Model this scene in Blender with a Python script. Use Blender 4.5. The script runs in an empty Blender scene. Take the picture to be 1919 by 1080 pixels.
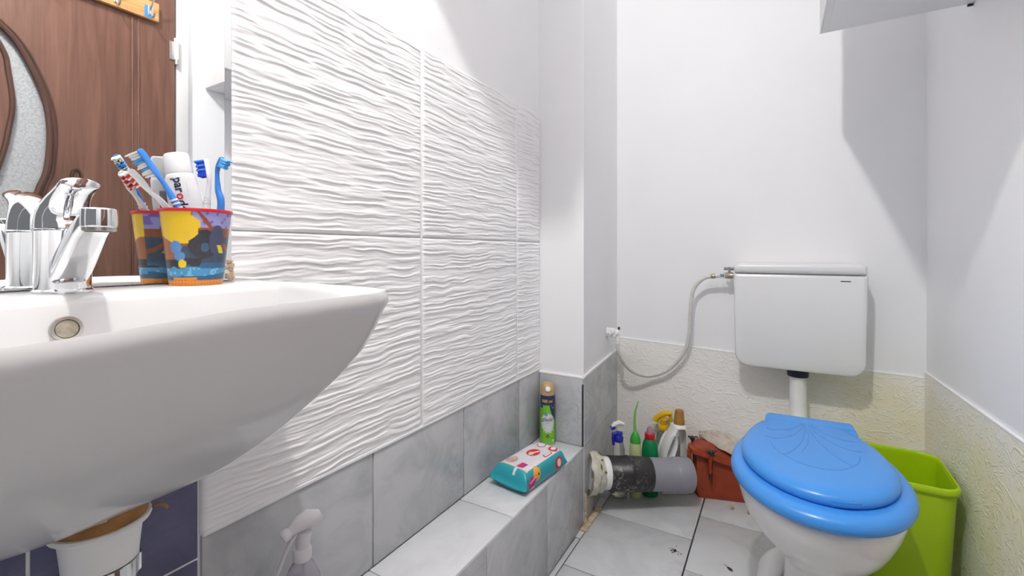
import bpy, bmesh, math, random
import numpy as np
from mathutils import Vector, Matrix

# ------------------------------------------------------------------ camera, world, light, exposure
C = bpy.context.scene.collection
sc = bpy.context.scene
PI = math.pi
cam_d = bpy.data.cameras.new('camera'); cam = bpy.data.objects.new('camera', cam_d); C.objects.link(cam)
cam.location = (0, 0, 1.01)
cam.rotation_euler = (PI / 2, 0, math.atan(496 / 850))
cam_d.sensor_width = 36; cam_d.lens = 36 * 850 / 1919; cam_d.shift_y = -68 / 1919
cam_d.clip_start = 0.01
sc.camera = cam
w = bpy.data.worlds.new('world'); sc.world = w; w.use_nodes = True
w.node_tree.nodes['Background'].inputs[0].default_value = (0.95, 0.97, 1.0, 1)
w.node_tree.nodes['Background'].inputs[1].default_value = 0.20
LAMP = (-0.25, 0.11, 2.525)
lamp_d = bpy.data.lights.new('lamp_light', 'POINT'); lamp_d.energy = 60; lamp_d.shadow_soft_size = 0.03
lamp_d.color = (1.0, 0.98, 0.955)
lamp = bpy.data.objects.new('lamp_light', lamp_d); lamp.location = LAMP; C.objects.link(lamp)
sc.view_settings.view_transform = 'Standard'; sc.view_settings.look = 'None'
sc.view_settings.gamma = 1; sc.view_settings.use_curve_mapping = False
sc.view_settings.exposure = 0.23
try:
    sc.cycles.max_bounces = 12; sc.cycles.diffuse_bounces = 8; sc.cycles.glossy_bounces = 6
    sc.cycles.transmission_bounces = 8; sc.cycles.caustics_reflective = True; sc.cycles.sample_clamp_indirect = 3.0; sc.cycles.blur_glossy = 1.0; sc.cycles.caustics_refractive = False
except Exception:
    pass
rnd = random.Random(7)

# ------------------------------------------------------------------ materials
def srgb(r, g, b):
    f = lambda c: c / 12.92 if c <= 0.04045 else ((c + 0.055) / 1.055) ** 2.4
    return (f(r / 255), f(g / 255), f(b / 255), 1)

ALB = 0.84
class NT:
    def __init__(s, name):
        s.m = bpy.data.materials.new(name); s.m.use_nodes = True
        s.t = s.m.node_tree; s.b = s.t.nodes['Principled BSDF']
    def n(s, typ, **kw):
        nd = s.t.nodes.new(typ)
        for k, v in kw.items():
            if k.startswith('i_'):
                nd.inputs[k[2:].replace('_', ' ')].default_value = v
            else: setattr(nd, k, v)
        return nd
    def l(s, a, b): s.t.links.new(a, b)
    def coord(s, scale=(1, 1, 1), kind='Object'):
        tc = s.n('ShaderNodeTexCoord'); mp = s.n('ShaderNodeMapping'); mp.inputs['Scale'].default_value = scale
        s.l(tc.outputs[kind], mp.inputs[0]); return mp.outputs[0]
    def noise(s, scale, vec, detail=4, rough=.55, dist=0):
        nd = s.n('ShaderNodeTexNoise'); nd.inputs['Scale'].default_value = scale; nd.inputs['Detail'].default_value = detail
        nd.inputs['Roughness'].default_value = rough; nd.inputs['Distortion'].default_value = dist
        s.l(vec, nd.inputs['Vector']); return nd.outputs['Fac']
    def ramp(s, fac, stops):
        nd = s.n('ShaderNodeValToRGB'); el = nd.color_ramp.elements
        while len(el) < len(stops): el.new(0.5)
        for e, (p, c) in zip(el, stops): e.position = p; e.color = c
        s.l(fac, nd.inputs[0]); return nd.outputs[0]
    def mix(s, fac, a, b, mode='MIX'):
        nd = s.n('ShaderNodeMix', data_type='RGBA', blend_type=mode)
        for sock, v in ((nd.inputs[0], fac), (nd.inputs[6], a), (nd.inputs[7], b)):
            if hasattr(v, 'is_output'): s.l(v, sock)
            else: sock.default_value = v
        return nd.outputs[2]
    def math(s, op, a, b=0.0):
        nd = s.n('ShaderNodeMath', operation=op)
        for sock, v in ((nd.inputs[0], a), (nd.inputs[1], b)):
            if hasattr(v, 'is_output'): s.l(v, sock)
            else: sock.default_value = v
        return nd.outputs[0]
    def bump(s, h, strength=.3, dist=.003):
        nd = s.n('ShaderNodeBump'); nd.inputs['Strength'].default_value = strength; nd.inputs['Distance'].default_value = dist
        s.l(h, nd.inputs['Height']); s.l(nd.outputs[0], s.b.inputs['Normal'])
    def col(s, c, g=None):
        g = ALB if g is None else g          # common reflectance scale of all painted and moulded surfaces
        if g != 1: c = s.mix(1.0, c, (g, g, g, 1), 'MULTIPLY')
        if hasattr(c, 'is_output'): s.l(c, s.b.inputs['Base Color'])
        else: s.b.inputs['Base Color'].default_value = c
        return s
    def p(s, rough=.5, metal=0, **kw):
        s.b.inputs['Roughness'].default_value = rough; s.b.inputs['Metallic'].default_value = metal
        for k, v in kw.items(): s.b.inputs[k.replace('_', ' ')].default_value = v
        return s

def plain(name, c, rough=.45, metal=0, var=.06, vs=30, bump=0, bs=200, **kw):
    """procedural colour with a little noise in it"""
    n = NT(name); v = n.coord()
    f = n.noise(vs, v, 3)
    d = tuple(x * (1 - var) for x in c[:3]) + (1,); u = tuple(min(1.08, x * (1 + var)) for x in c[:3]) + (1,)
    n.col(n.ramp(f, [(.3, d), (.7, u)]), 1 if metal else None); n.p(rough, metal, **kw)
    if bump: n.bump(n.noise(bs, v, 3), bump, .001)
    return n.m

M = {}
M['plaster'] = plain('white_plaster', (1.04, 1.04, 1.055, 1), .55, var=.012, vs=3, bump=.06, bs=60)
M['foam'] = plain('painted_foam_panel', (1.04, 1.03, 1.04, 1), .6, var=.02, vs=9, bump=.12, bs=260)
M['ceramic'] = plain('glazed_white_ceramic', (.80, .795, .795, 1), .12, var=.01, vs=4)
M['toilet_ceramic'] = plain('glazed_toilet_ceramic', (1.0, .995, .99, 1), .12, var=.01, vs=4)
M['tank'] = plain('white_tank_plastic', (.92, .92, .915, 1), .28, var=.01, vs=5)
M['blue_seat'] = plain('blue_seat_plastic', srgb(72, 158, 244), .27, var=.02, vs=9)
M['seat_line'] = plain('engraved_seat_line', srgb(58, 140, 228), .35, var=.02)
M['lime'] = plain('lime_bin_plastic', srgb(176, 212, 8), .38, var=.03, vs=8)
M['cab_white'] = plain('white_cabinet_board', (.98, .98, .985, 1), .4, var=.01, vs=5)
M['white_pl'] = plain('white_plastic', (.99, .99, .98, 1), .35, var=.02)
M['hose'] = plain('painted_white_hose', (.78, .76, .72, 1), .45, var=.07, vs=60)
M['gray_pl'] = plain('grey_pipe_plastic', srgb(152, 151, 160), .4, var=.03, vs=20)
M['navy'] = plain('navy_plastic', srgb(28, 34, 62), .4)
M['red'] = plain('red_plastic', srgb(226, 30, 52), .35)
M['redcap'] = plain('red_bottle_cap', srgb(205, 22, 40), .35)
M['green'] = plain('dark_green_bottle', srgb(8, 132, 78), .25)
M['pale_green'] = plain('pale_green_bottle', srgb(206, 216, 156), .35)
M['leaf'] = plain('bright_green_cap', srgb(62, 176, 62), .35)
M['spike'] = plain('light_green_nozzle', srgb(140, 204, 96), .4)
M['yellow'] = plain('yellow_trigger_plastic', srgb(246, 198, 12), .35)
M['gold'] = plain('brown_gold_cap', srgb(172, 126, 52), .4, var=.12, vs=80)
M['beige'] = plain('beige_gold_cap', srgb(196, 168, 122), .35)
M['blue_trig'] = plain('royal_blue_trigger', srgb(38, 50, 178), .35)
M['blue_b'] = plain('blue_brush_plastic', srgb(66, 140, 230), .3)
M['blue_d'] = plain('deep_blue_grip', srgb(34, 92, 214), .35)
M['br_lblue'] = plain('light_blue_bristle', srgb(90, 180, 245), .5)
M['br_blue'] = plain('blue_bristle', srgb(28, 72, 215), .6)
M['br_red'] = plain('red_bristle', srgb(230, 52, 40), .6)
M['br_white'] = plain('white_bristle', (1.02, 1.02, .98, 1), .5)
M['br_green'] = plain('green_gum_strip', srgb(60, 190, 130), .5)
M['chrome'] = NT('chrome').col((.82, .83, .85, 1), 1).p(.07, 1).m
M['steel'] = plain('dull_steel', (.55, .54, .5, 1), .3, 1, var=.2, vs=60)
M['brass'] = plain('tarnished_brass_valve', (.50, .45, .36, 1), .35, .85, var=.3, vs=120)
M['aer'] = plain('aerator_mesh', (.24, .21, .16, 1), .5, .5, var=.5, vs=900)
M['rust'] = plain('brown_putty', srgb(165, 118, 70), .85, var=.25, vs=50, bump=.4)
M['dark'] = plain('dark_grout', (.035, .03, .028, 1), .8, var=.3)
M['grout'] = plain('grey_grout', (.36, .35, .34, 1), .85, var=.2, vs=40)
M['mortar'] = plain('crumbly_beige_mortar', srgb(206, 186, 158), .9, var=.16, vs=70, bump=.7, bs=160)
M['foamy'] = plain('dirty_white_sealant', srgb(216, 212, 198), .85, var=.14, vs=40, bump=.7, bs=140)
M['moss'] = plain('olive_sealant_stain', srgb(122, 120, 38), .85, var=.3, vs=60)
M['black_m'] = plain('black_print', (.02, .02, .025, 1), .5)
M['wing'] = plain('black_wing_nut', (.03, .03, .032, 1), .4, var=.3)
M['rag'] = plain('dusty_grey_cloth', srgb(214, 204, 192), .95, var=.16, vs=45, bump=.8, bs=420)
M['paper_w'] = plain('white_print', (.85, .85, .86, 1), .45)
M['magenta'] = plain('magenta_print', srgb(206, 44, 128), .45)
M['logo_red'] = plain('red_print', srgb(226, 40, 38), .4)
M['logo_or'] = plain('orange_print', srgb(240, 176, 72), .4)
M['text_y'] = plain('yellow_print', srgb(244, 204, 60), .4)
M['text_n'] = plain('navy_print', srgb(34, 30, 62), .45)
M['flower'] = plain('sky_blue_print', srgb(70, 150, 215), .45)
M['flesh'] = plain('soft_pink_print', srgb(216, 176, 168), .5, var=.25, vs=40)
M['dirt'] = plain('dark_brown_dirt', srgb(70, 52, 40), .9, var=.4, vs=300)
M['crumb'] = plain('pale_crumb', srgb(190, 184, 150), .9, var=.2)
M['dust'] = plain('dark_slot', (.05, .05, .05, 1), .6)
M['lampw'] = plain('lamp_base_white', (.8, .8, .8, 1), .4)

def glassy(name, c, rough=.05, alpha_t=1.0, ior=1.3):
    n = NT(name); v = n.coord(); f = n.noise(12, v, 2)
    n.col(n.ramp(f, [(.2, tuple(x * .96 for x in c[:3]) + (1,)), (.8, c)]), 1)
    n.p(rough, 0, Transmission_Weight=alpha_t, IOR=ior); return n.m
M['clear'] = glassy('clear_pale_bottle_plastic', (.93, .95, .90, 1), .06, .92, 1.12)
M['liquid'] = glassy('pale_liquid', (.86, .90, .72, 1), .02, .9, 1.2)
M['lilac'] = plain('clear_lilac_plastic', (.98, .93, 1.06, 1), .15, var=.02, Transmission_Weight=.55, IOR=1.1)
M['lilac_liq'] = plain('lilac_liquid', (.80, .74, .92, 1), .1, var=.02, Transmission_Weight=.3)
M['frost'] = plain('translucent_white_head', (1.0, .97, 1.0, 1), .3, var=.03, Transmission_Weight=.15)
M['pinkcap'] = plain('clear_pink_nozzle', srgb(244, 196, 204), .25, Transmission_Weight=.5)

def tile_mat(name, lo, hi, rough, vein, scale=7, dirty=0.0):
    n = NT(name); v = n.coord()
    oi = n.n('ShaderNodeObjectInfo')
    ad = n.n('ShaderNodeVectorMath', operation='ADD'); sclv = n.n('ShaderNodeVectorMath', operation='SCALE')
    cmb = n.n('ShaderNodeCombineXYZ'); n.l(oi.outputs['Random'], cmb.inputs[0]); n.l(oi.outputs['Random'], cmb.inputs[2])
    n.l(cmb.outputs[0], sclv.inputs[0]); sclv.inputs['Scale'].default_value = 9
    n.l(v, ad.inputs[0]); n.l(sclv.outputs[0], ad.inputs[1]); vec = ad.outputs[0]
    f = n.noise(scale, vec, 7, .6, 1.2)
    c = n.ramp(f, [(.25, lo), (.55, hi), (.85, tuple(x * 1.06 for x in hi[:3]) + (1,))])
    g = n.noise(scale * 1.7, vec, 8, .62, 2.2)
    vm = n.ramp(n.math('ABSOLUTE', n.math('SUBTRACT', g, .5)), [(0, (1, 1, 1, 1)), (.018, (0, 0, 0, 1))])
    patch = n.ramp(n.noise(3.2, vec, 3), [(.5, (0, 0, 0, 1)), (.65, (1, 1, 1, 1))])
    c = n.mix(n.math('MULTIPLY', n.math('MULTIPLY', vm, patch), .55), c, vein)
    n.col(c); n.p(rough)
    n.bump(f, .05, .002)
    return n.m
M['wall_tile'] = tile_mat('grey_marbled_wall_tile', (.44, .455, .485, 1), (.62, .63, .645, 1), .22, (.22, .24, .30, 1))
M['floor_tile'] = tile_mat('pale_grey_floor_tile', (.58, .59, .61, 1), (.71, .72, .735, 1), .28, (.34, .36, .42, 1), 6)
M['ledge_tile'] = tile_mat('pale_grey_ledge_tile', (.64, .65, .69, 1), (.77, .78, .80, 1), .3, (.44, .46, .54, 1), 6)

def purple():
    n = NT('worn_purple_blue_tile'); v = n.coord()
    f = n.noise(9, v, 6, .6, 1)
    c = n.ramp(f, [(.3, (.085, .085, .16, 1)), (.6, (.13, .13, .24, 1)), (.8, (.17, .17, .28, 1))])
    g = n.noise(40, v, 6, .7)
    c = n.mix(n.ramp(g, [(.64, (0, 0, 0, 1)), (.72, (.55, .55, .55, 1))]), c, (.5, .5, .56, 1))
    n.col(c); n.p(.3); n.bump(g, .15, .002); return n.m
M['purple'] = purple()

def embossed():
    """white embossed squiggle relief: contour lines of stretched noise, with yellow patches, part staining, part painted bounce from the lime bin"""
    n = NT('embossed_squiggle_wall_covering'); v = n.coord((1, 1, 1.7))
    h = n.noise(10, v, 3, .45, .9)
    fr = n.math('ABSOLUTE', n.math('SUBTRACT', n.math('FRACT', n.math('MULTIPLY', h, 9)), .5))
    line = n.ramp(fr, [(.0, (1, 1, 1, 1)), (.30, (0, 0, 0, 1))])
    mask = n.ramp(n.noise(38, v, 2), [(.42, (.0, .0, .0, 1)), (.55, (1, 1, 1, 1))])
    relief = n.math('ADD', n.math('MULTIPLY', line, mask), n.math('MULTIPLY', n.noise(120, v, 2), .15))
    n.bump(relief, .55, .003)
    stain_bounce = n.ramp(n.noise(2.6, n.coord(), 4, .6), [(.36, (0, 0, 0, 1)), (.60, (.85, .75, .75, 1))])
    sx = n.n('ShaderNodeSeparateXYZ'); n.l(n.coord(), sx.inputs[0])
    toilet_side = n.ramp(n.math('ADD', sx.outputs[0], .3), [(.18, (.12, .12, .12, 1)), (.55, (1, 1, 1, 1))])   # yellower towards the toilet: real staining plus painted lime-bin bounce
    stain_bounce = n.math('MULTIPLY', stain_bounce, toilet_side)
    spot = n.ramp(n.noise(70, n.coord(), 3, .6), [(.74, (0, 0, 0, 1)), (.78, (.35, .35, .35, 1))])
    c = n.mix(stain_bounce, (1.07, 1.05, 1.02, 1), (1.0, .92, .60, 1))
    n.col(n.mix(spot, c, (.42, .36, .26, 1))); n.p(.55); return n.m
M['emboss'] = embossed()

def wood(name, a, b, scale=(40, 40, 2.2), rough=.4):
    n = NT(name); v = n.coord(scale)
    f = n.noise(1.6, v, 6, .6, .8); g = n.noise(6, n.coord((scale[0] * 2.2, scale[1] * 2.2, scale[2])), 3)
    c = n.ramp(f, [(.3, a), (.7, b)])
    n.col(n.mix(n.math('MULTIPLY', g, .35), c, a)); n.p(rough); n.bump(f, .08, .001); return n.m
M['door_wood'] = wood('brown_door_wood', srgb(100, 66, 52), srgb(138, 98, 80), (26, 26, 1.6))
M['door_mold'] = wood('dark_door_moulding', srgb(72, 46, 36), srgb(104, 70, 56), (26, 26, 1.6))
M['pine'] = wood('varnished_pine', srgb(206, 150, 88), srgb(238, 190, 130), (2, 9, 60))

def frosted():
    n = NT('frosted_door_glass'); v = n.coord()
    f = n.noise(170, v, 4, .7)
    n.col(n.ramp(f, [(.3, (.40, .42, .43, 1)), (.7, (.66, .67, .68, 1))])); n.p(.25); n.bump(f, .9, .003); return n.m
M['frosted'] = frosted()

def rubber():
    n = NT('black_rubber_sleeve_with_dust'); v = n.coord()
    f = n.ramp(n.noise(90, v, 6, .75), [(.53, (0, 0, 0, 1)), (.60, (1, 1, 1, 1))])
    p = n.ramp(n.noise(14, v, 2), [(.42, (0, 0, 0, 1)), (.7, (.8, .8, .8, 1))])
    n.col(n.mix(n.math('MULTIPLY', f, p), (.022, .02, .021, 1), (.50, .48, .45, 1))); n.p(.42); return n.m
M['rubber'] = rubber()

def terracotta():
    n = NT('terracotta_trap_plastic'); v = n.coord()
    f = n.noise(14, v, 5, .6)
    c = n.ramp(f, [(.3, srgb(150, 54, 22)), (.7, srgb(178, 74, 38))])
    d = n.ramp(n.noise(30, v, 5, .7), [(.6, (0, 0, 0, 1)), (.75, (.5, .5, .5, 1))])
    n.col(n.mix(d, c, srgb(84, 44, 30))); n.p(.45); return n.m
M['terra'] = terracotta()

def attr_mat(name, rough):
    n = NT(name); a = n.n('ShaderNodeAttribute'); a.attribute_name = 'print'
    f = n.noise(300, n.coord(), 2)
    n.col(n.mix(.04, a.outputs['Color'], f)); n.p(rough); return n.m
M['print'] = attr_mat('printed_wrap', .3)
M['print_foil'] = attr_mat('printed_foil_wrap', .3)
M['mirror'] = NT('mirror_silver').col((.90, .91, .91, 1), 1).p(.015, 1).m
M['lampglow'] = NT('lamp_glass').col((1, 1, 1, 1)).p(.5).m
_lg = bpy.data.materials['lamp_glass'].node_tree.nodes['Principled BSDF']
_lg.inputs['Emission Color'].default_value = (1, .98, .95, 1); _lg.inputs['Emission Strength'].default_value = 6

# ------------------------------------------------------------------ mesh helpers
def link(name, me, mat, parent=None, sharp=40, smooth=True):
    mats = mat if isinstance(mat, (list, tuple)) else [mat]
    for m in mats: me.materials.append(M[m])
    if smooth:
        me.shade_smooth()
        me.set_sharp_from_angle(angle=math.radians(sharp))
    o = bpy.data.objects.new(name, me); C.objects.link(o)
    if parent is not None: o.parent = parent
    return o

class MB:
    def __init__(s): s.v = []; s.f = []; s.mi = []
    def add(s, v, f, mi=0):
        k = len(s.v); s.v += [tuple(p) for p in v]; s.f += [tuple(i + k for i in q) for q in f]; s.mi += [mi] * len(f); return s
    def box(s, x0, x1, y0, y1, z0, z1, b=0.0, mi=0):
        bm = bmesh.new(); bmesh.ops.create_cube(bm, size=1)
        for v in bm.verts:
            v.co = Vector(((x0 + x1) / 2 + v.co.x * (x1 - x0), (y0 + y1) / 2 + v.co.y * (y1 - y0), (z0 + z1) / 2 + v.co.z * (z1 - z0)))
        if b: bmesh.ops.bevel(bm, geom=bm.edges[:], offset=b, segments=2, affect='EDGES', profile=.5)
        s.bm(bm, mi); return s
    def bm(s, bm, mi=0):
        bm.verts.index_update()
        s.add([v.co[:] for v in bm.verts], [[v.index for v in f.verts] for f in bm.faces], mi); bm.free()
    def loft(s, rings, cap0=True, cap1=True, mi=0):
        n = len(rings[0]); v = [p for r in rings for p in r]; f = []
        for i in range(len(rings) - 1):
            for j in range(n):
                a, b = i * n + j, i * n + (j + 1) % n
                f.append((a, b, b + n, a + n))
        if cap0: f.append(tuple(range(n))[::-1])
        if cap1: f.append(tuple((len(rings) - 1) * n + j for j in range(n)))
        return s.add(v, f, mi)
    def lathe(s, prof, n=32, o=(0, 0, 0), axis=(0, 0, 1), mi=0, sq=1.0, cap0=True, cap1=True):
        """profile of (radius, height) about an axis; sq squashes one side axis"""
        ax = Vector(axis).normalized(); q = Vector((0, 0, 1)).rotation_difference(ax)
        rings = []
        for r, h in prof:
            rings.append([Vector(o) + q @ Vector((r * math.cos(t), sq * r * math.sin(t), h)) for t in (2 * PI * k / n for k in range(n))])
        return s.loft(rings, cap0, cap1, mi)
    def tube(s, pts, rad, n=12, mi=0, flat=1.0, up=None):
        pts = [Vector(p) for p in pts]; m = len(pts); rings = []
        r = rad if isinstance(rad, (list, tuple)) else [rad] * m
        side = None
        for i, p in enumerate(pts):
            t = (pts[min(i + 1, m - 1)] - pts[max(i - 1, 0)]).normalized()
            if side is None:
                u = Vector(up) if up else (Vector((0, 0, 1)) if abs(t.z) < .9 else Vector((1, 0, 0)))
                side = t.cross(u).normalized()
            side = (side - t * side.dot(t)).normalized(); bn = t.cross(side)
            rr = r[i] if isinstance(r[i], (tuple, list)) else (r[i], r[i] * flat)
            rings.append([p + side * rr[0] * math.cos(a) + bn * rr[1] * math.sin(a) for a in (2 * PI * k / n for k in range(n))])
        return s.loft(rings, True, True, mi)
    def prism(s, poly, z0, z1, mi=0):
        return s.loft([[(x, y, z0) for x, y in poly], [(x, y, z1) for x, y in poly]], mi=mi)
    def ball(s, c, r, n=12, mi=0):
        rings = [[(c[0] + r[0] * math.sin(a) * math.cos(t), c[1] + r[1] * math.sin(a) * math.sin(t), c[2] - r[2] * math.cos(a)) for t in (2 * PI * k / n for k in range(n))]
                 for a in (PI * (i + .02) / (n // 2 + .04) for i in range(n // 2 + 1))]
        return s.loft(rings, mi=mi)
    def tf(s, mt, start=0):
        s.v[start:] = [tuple(mt @ Vector(p)) for p in s.v[start:]]; return s
    def build(s, name, mat, parent=None, sharp=40, smooth=True, clean=True):
        me = bpy.data.meshes.new(name); me.from_pydata(s.v, [], s.f)
        for p, i in zip(me.polygons, s.mi): p.material_index = i
        if clean:
            bm = bmesh.new(); bm.from_mesh(me); bmesh.ops.recalc_face_normals(bm, faces=bm.faces[:]); bm.to_mesh(me); bm.free()
        me.update()
        return link(name, me, mat, parent, sharp, smooth)

def spline(pts, n):
    """Catmull-Rom through points"""
    P = [np.array(p, float) for p in pts]; P = [2 * P[0] - P[1]] + P + [2 * P[-1] - P[-2]]
    out = []; m = len(P) - 3
    for k in range(n + 1):
        u = k / n * m; i = min(int(u), m - 1); t = u - i
        a, b, c, d = P[i:i + 4]
        out.append(tuple(.5 * ((2 * b) + (c - a) * t + (2 * a - 5 * b + 4 * c - d) * t * t + (3 * b - a - 3 * c + d) * t ** 3)))
    return out

def interp(xs, ys, x): return float(np.interp(x, xs, ys))

def thing(name, label, cat, loc=(0, 0, 0), rz=0, group=None):
    o = bpy.data.objects.new(name, None); C.objects.link(o); o.location = loc; o.rotation_euler = (0, 0, rz)
    o.empty_display_size = .05
    return tag(o, label, cat, group)
def tag(o, label, cat, group=None, kind=None):
    o['label'] = label; o['category'] = cat
    if group: o['group'] = group
    if kind: o['kind'] = kind
    return o
def struct(o, label, cat): return tag(o, label, cat, None, 'structure')

def text_geo(body, size, shear=0.0, bold=0.0, align='CENTER'):
    cu = bpy.data.curves.new('t', 'FONT'); cu.body = body; cu.size = size; cu.shear = shear; cu.align_x = align; cu.align_y = 'CENTER'
    cu.offset = bold; cu.resolution_u = 3
    o = bpy.data.objects.new('t', cu); C.objects.link(o)
    bpy.context.view_layer.update()
    dg = bpy.context.evaluated_depsgraph_get(); me = o.evaluated_get(dg).to_mesh()
    v = [tuple(p.co[:2]) for p in me.vertices]; f = [tuple(p.vertices) for p in me.polygons]
    o.evaluated_get(dg).to_mesh_clear(); bpy.data.objects.remove(o); bpy.data.curves.remove(cu)
    return v, f
def ell(cx, cy, rx, ry, n=28, rot=0):
    v = [(cx, cy)] + [(cx + rx * math.cos(t) * math.cos(rot) - ry * math.sin(t) * math.sin(rot), cy + rx * math.cos(t) * math.sin(rot) + ry * math.sin(t) * math.cos(rot)) for t in (2 * PI * k / n for k in range(n))]
    return v, [(0, 1 + k, 1 + (k + 1) % n) for k in range(n)]
def poly(pts): return list(pts), [tuple(range(len(pts)))]
def decal(name, geo, mp, mat, parent):
    v, f = geo
    me = bpy.data.meshes.new(name); me.from_pydata([tuple(mp(*p)) for p in v], [], f); me.update()
    return link(name, me, mat, parent, smooth=False)

def vnoise(x, y, seed=0):
    """value noise, numpy"""
    xi = np.floor(x).astype(np.int64); yi = np.floor(y).astype(np.int64); fx = x - xi; fy = y - yi
    def h(a, b):
        n = (a * 374761393 + b * 668265263 + seed * 1442695041) & 0xffffffff
        n = ((n ^ (n >> 13)) * 1274126177) & 0xffffffff
        return ((n ^ (n >> 16)) & 0xffff) / 65535.0
    sx = fx * fx * (3 - 2 * fx); sy = fy * fy * (3 - 2 * fy)
    return (h(xi, yi) * (1 - sx) + h(xi + 1, yi) * sx) * (1 - sy) + (h(xi, yi + 1) * (1 - sx) + h(xi + 1, yi + 1) * sx) * sy

def paint(o, cols):
    a = o.data.color_attributes.new('print', 'FLOAT_COLOR', 'POINT')
    a.data.foreach_set('color', np.asarray(cols, np.float32).ravel())

# ------------------------------------------------------------------ structure
HC = 2.60
XL, XP, XB = -.793, -.615, -.658          # left wall face, pillar face at its front, at the back
YP, YB = 1.579, 2.12                       # pillar front, back wall
def xr(y): return .457 + (YB - y) * .0085   # right wall face, slightly out of square

fl = struct(MB().box(-1.0, .70, -.60, 2.3, -.08, -.007).build('floor', 'dark', smooth=False), 'pale grey tiled bathroom floor with dark joints', 'floor')
def slab(name, parent, x0, x1, y0, y1, z0, z1, mat, b=.0012):
    return MB().box(x0, x1, y0, y1, z0, z1, b).build(name, mat, parent)
cols = [(-.614, -.598, [(-.6 + .3 * k, -.6 + .3 * k + .298) for k in range(9)]),
        (-.5945, -.257, [(1.69 + .34 * k, 1.69 + .34 * (k + 1)) for k in range(-7, 1)]),
        (-.2525, .083, [(1.86 + .34 * k, 1.86 + .34 * (k + 1)) for k in range(-7, 1)]),
        (.087, .423, [(1.70 + .34 * k, 1.70 + .34 * (k + 1)) for k in range(-7, 1)])]
for x0, x1, ys in cols:
    for a, b in ys:
        b = min(b, YB)
        if b - a > .01: slab('tile', fl, -.66 if x0 < -.6 and a > 1.45 else x0, x1, a + .002, b - .002, -.008, rnd.uniform(-.0004, .0004), 'floor_tile')

ce = struct(MB().box(-1.0, .70, -.60, 2.3, HC, HC + .1).build('ceiling', 'plaster', smooth=False), 'plain white ceiling', 'ceiling')
wl = struct(MB().box(-.95, -.803, -.60, 2.3, 0, HC).build('wall_left', 'plaster', smooth=False), 'white left wall with ridged foam panels over a band of grey tiles', 'wall')
wb = struct(MB().box(-.95, .70, YB, YB + .15, 0, HC).build('wall_back', 'plaster', smooth=False), 'white back wall with embossed lower covering behind the toilet', 'wall')
wr = struct(MB().prism([(xr(-.6), -.6), (xr(YB), YB), (.75, YB), (.75, -.6)], 0, HC).build('wall_right', 'plaster', smooth=False), 'white right wall with embossed lower covering', 'wall')
wp = struct(MB().prism([(-.81, YP), (XP, YP), (XB, YB + .01), (-.81, YB + .01)], 0, HC).build('wall_pillar', 'plaster', smooth=False), 'boxed white corner pillar with grey tiled foot', 'pillar')

# ridged foam panels on the left wall: real relief
def ridged(y0, y1, z0, z1, seed):
    ny = max(6, int((y1 - y0) / .005)); nz = max(6, int((z1 - z0) / .0012))
    y = np.linspace(y0, y1, ny); z = np.linspace(z0, z1, nz); Y, Z = np.meshgrid(y, z)
    s = seed * 13.7
    wz = Z + .014 * vnoise(Y * 6 + s, Z * 8, 1) + .006 * vnoise(Y * 22 + s, Z * 26, 2) + .0022 * vnoise(Y * 60 + s, Z * 60, 6)
    n1 = vnoise(Y * 10 + s, wz * 215 + s, 3); n2 = vnoise(Y * 28 + s, wz * 300, 4); n3 = vnoise(Y * 90, Z * 320, 5)
    r = np.clip((n1 - .30) * 1.9, 0, 1); r = r * r * (3 - 2 * r)
    hgt = .0024 * r + .0013 * (n2 - .5) + .0005 * n3
    ed = np.minimum(np.minimum(Y - y0, y1 - Y), np.minimum(Z - z0, z1 - Z))
    e = np.clip(ed / .007, 0, 1)
    X = -.7985 + hgt * e + .0035 * np.sqrt(np.clip(ed / .004, 0, 1))
    v = np.stack([X, Y, Z], -1).reshape(-1, 3)
    idx = np.arange(ny * nz).reshape(nz, ny)
    f = np.stack([idx[:-1, :-1], idx[:-1, 1:], idx[1:, 1:], idx[1:, :-1]], -1).reshape(-1, 4)
    # rim back to the wall
    rim = np.concatenate([idx[0, :], idx[1:, -1], idx[-1, -2::-1], idx[-2:0:-1, 0]])
    bk = v[rim].copy(); bk[:, 0] = -.8035; nb = len(rim); k0 = len(v)
    side = [(int(rim[(i + 1) % nb]), int(rim[i]), k0 + i, k0 + (i + 1) % nb) for i in range(nb)]
    me = bpy.data.meshes.new('panel'); me.from_pydata(np.concatenate([v, bk]).tolist(), [], f.tolist() + side); me.update()
    return link('panel', me, 'foam', wl, sharp=75)
zrow = [(.556, 1.0455), (1.0475, 1.541)]
ycol = [(.421, .8965), (.9005, 1.3945), (1.3985, 1.5775)]
for i, (z0, z1) in enumerate(zrow):
    for j, (y0, y1) in enumerate(ycol):
        ridged(.376 if (i == 0 and j == 0) else y0, y1, z0, z1, 1 + i * 3 + j)
# filled joints between panels
for yj in (.8985, 1.3965):
    MB().box(-.803, -.7965, yj - .004, yj + .004, .556, 1.541, .001).build('joint_filler', 'foam', wl)
# grey tile band and purple tiles
for y0, y1 in ((.378, .733), (.737, 1.081), (1.085, 1.412), (1.416, 1.577)):
    slab('tile', wl, -.803, -.7955 + rnd.uniform(-.0006, .0006), y0, y1, .2905, .552, 'wall_tile')
MB().box(-.803, -.793, .378, 1.577, .551, .559, .002).build('joint_filler', 'foam', wl)
for z0, z1 in ((.27, .518), (.522, .77), (.774, .955)):
    for y0, y1 in ((-.21, -.013), (-.009, .1805), (.1845, .372)):
        slab('tile', wl, -.803, -.797 + rnd.uniform(-.0006, .0006), y0, y1, z0, z1, 'purple')
MB().box(-.803, -.799, -.21, .374, .27, .955).build('joint_filler', 'foam', wl)

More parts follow.
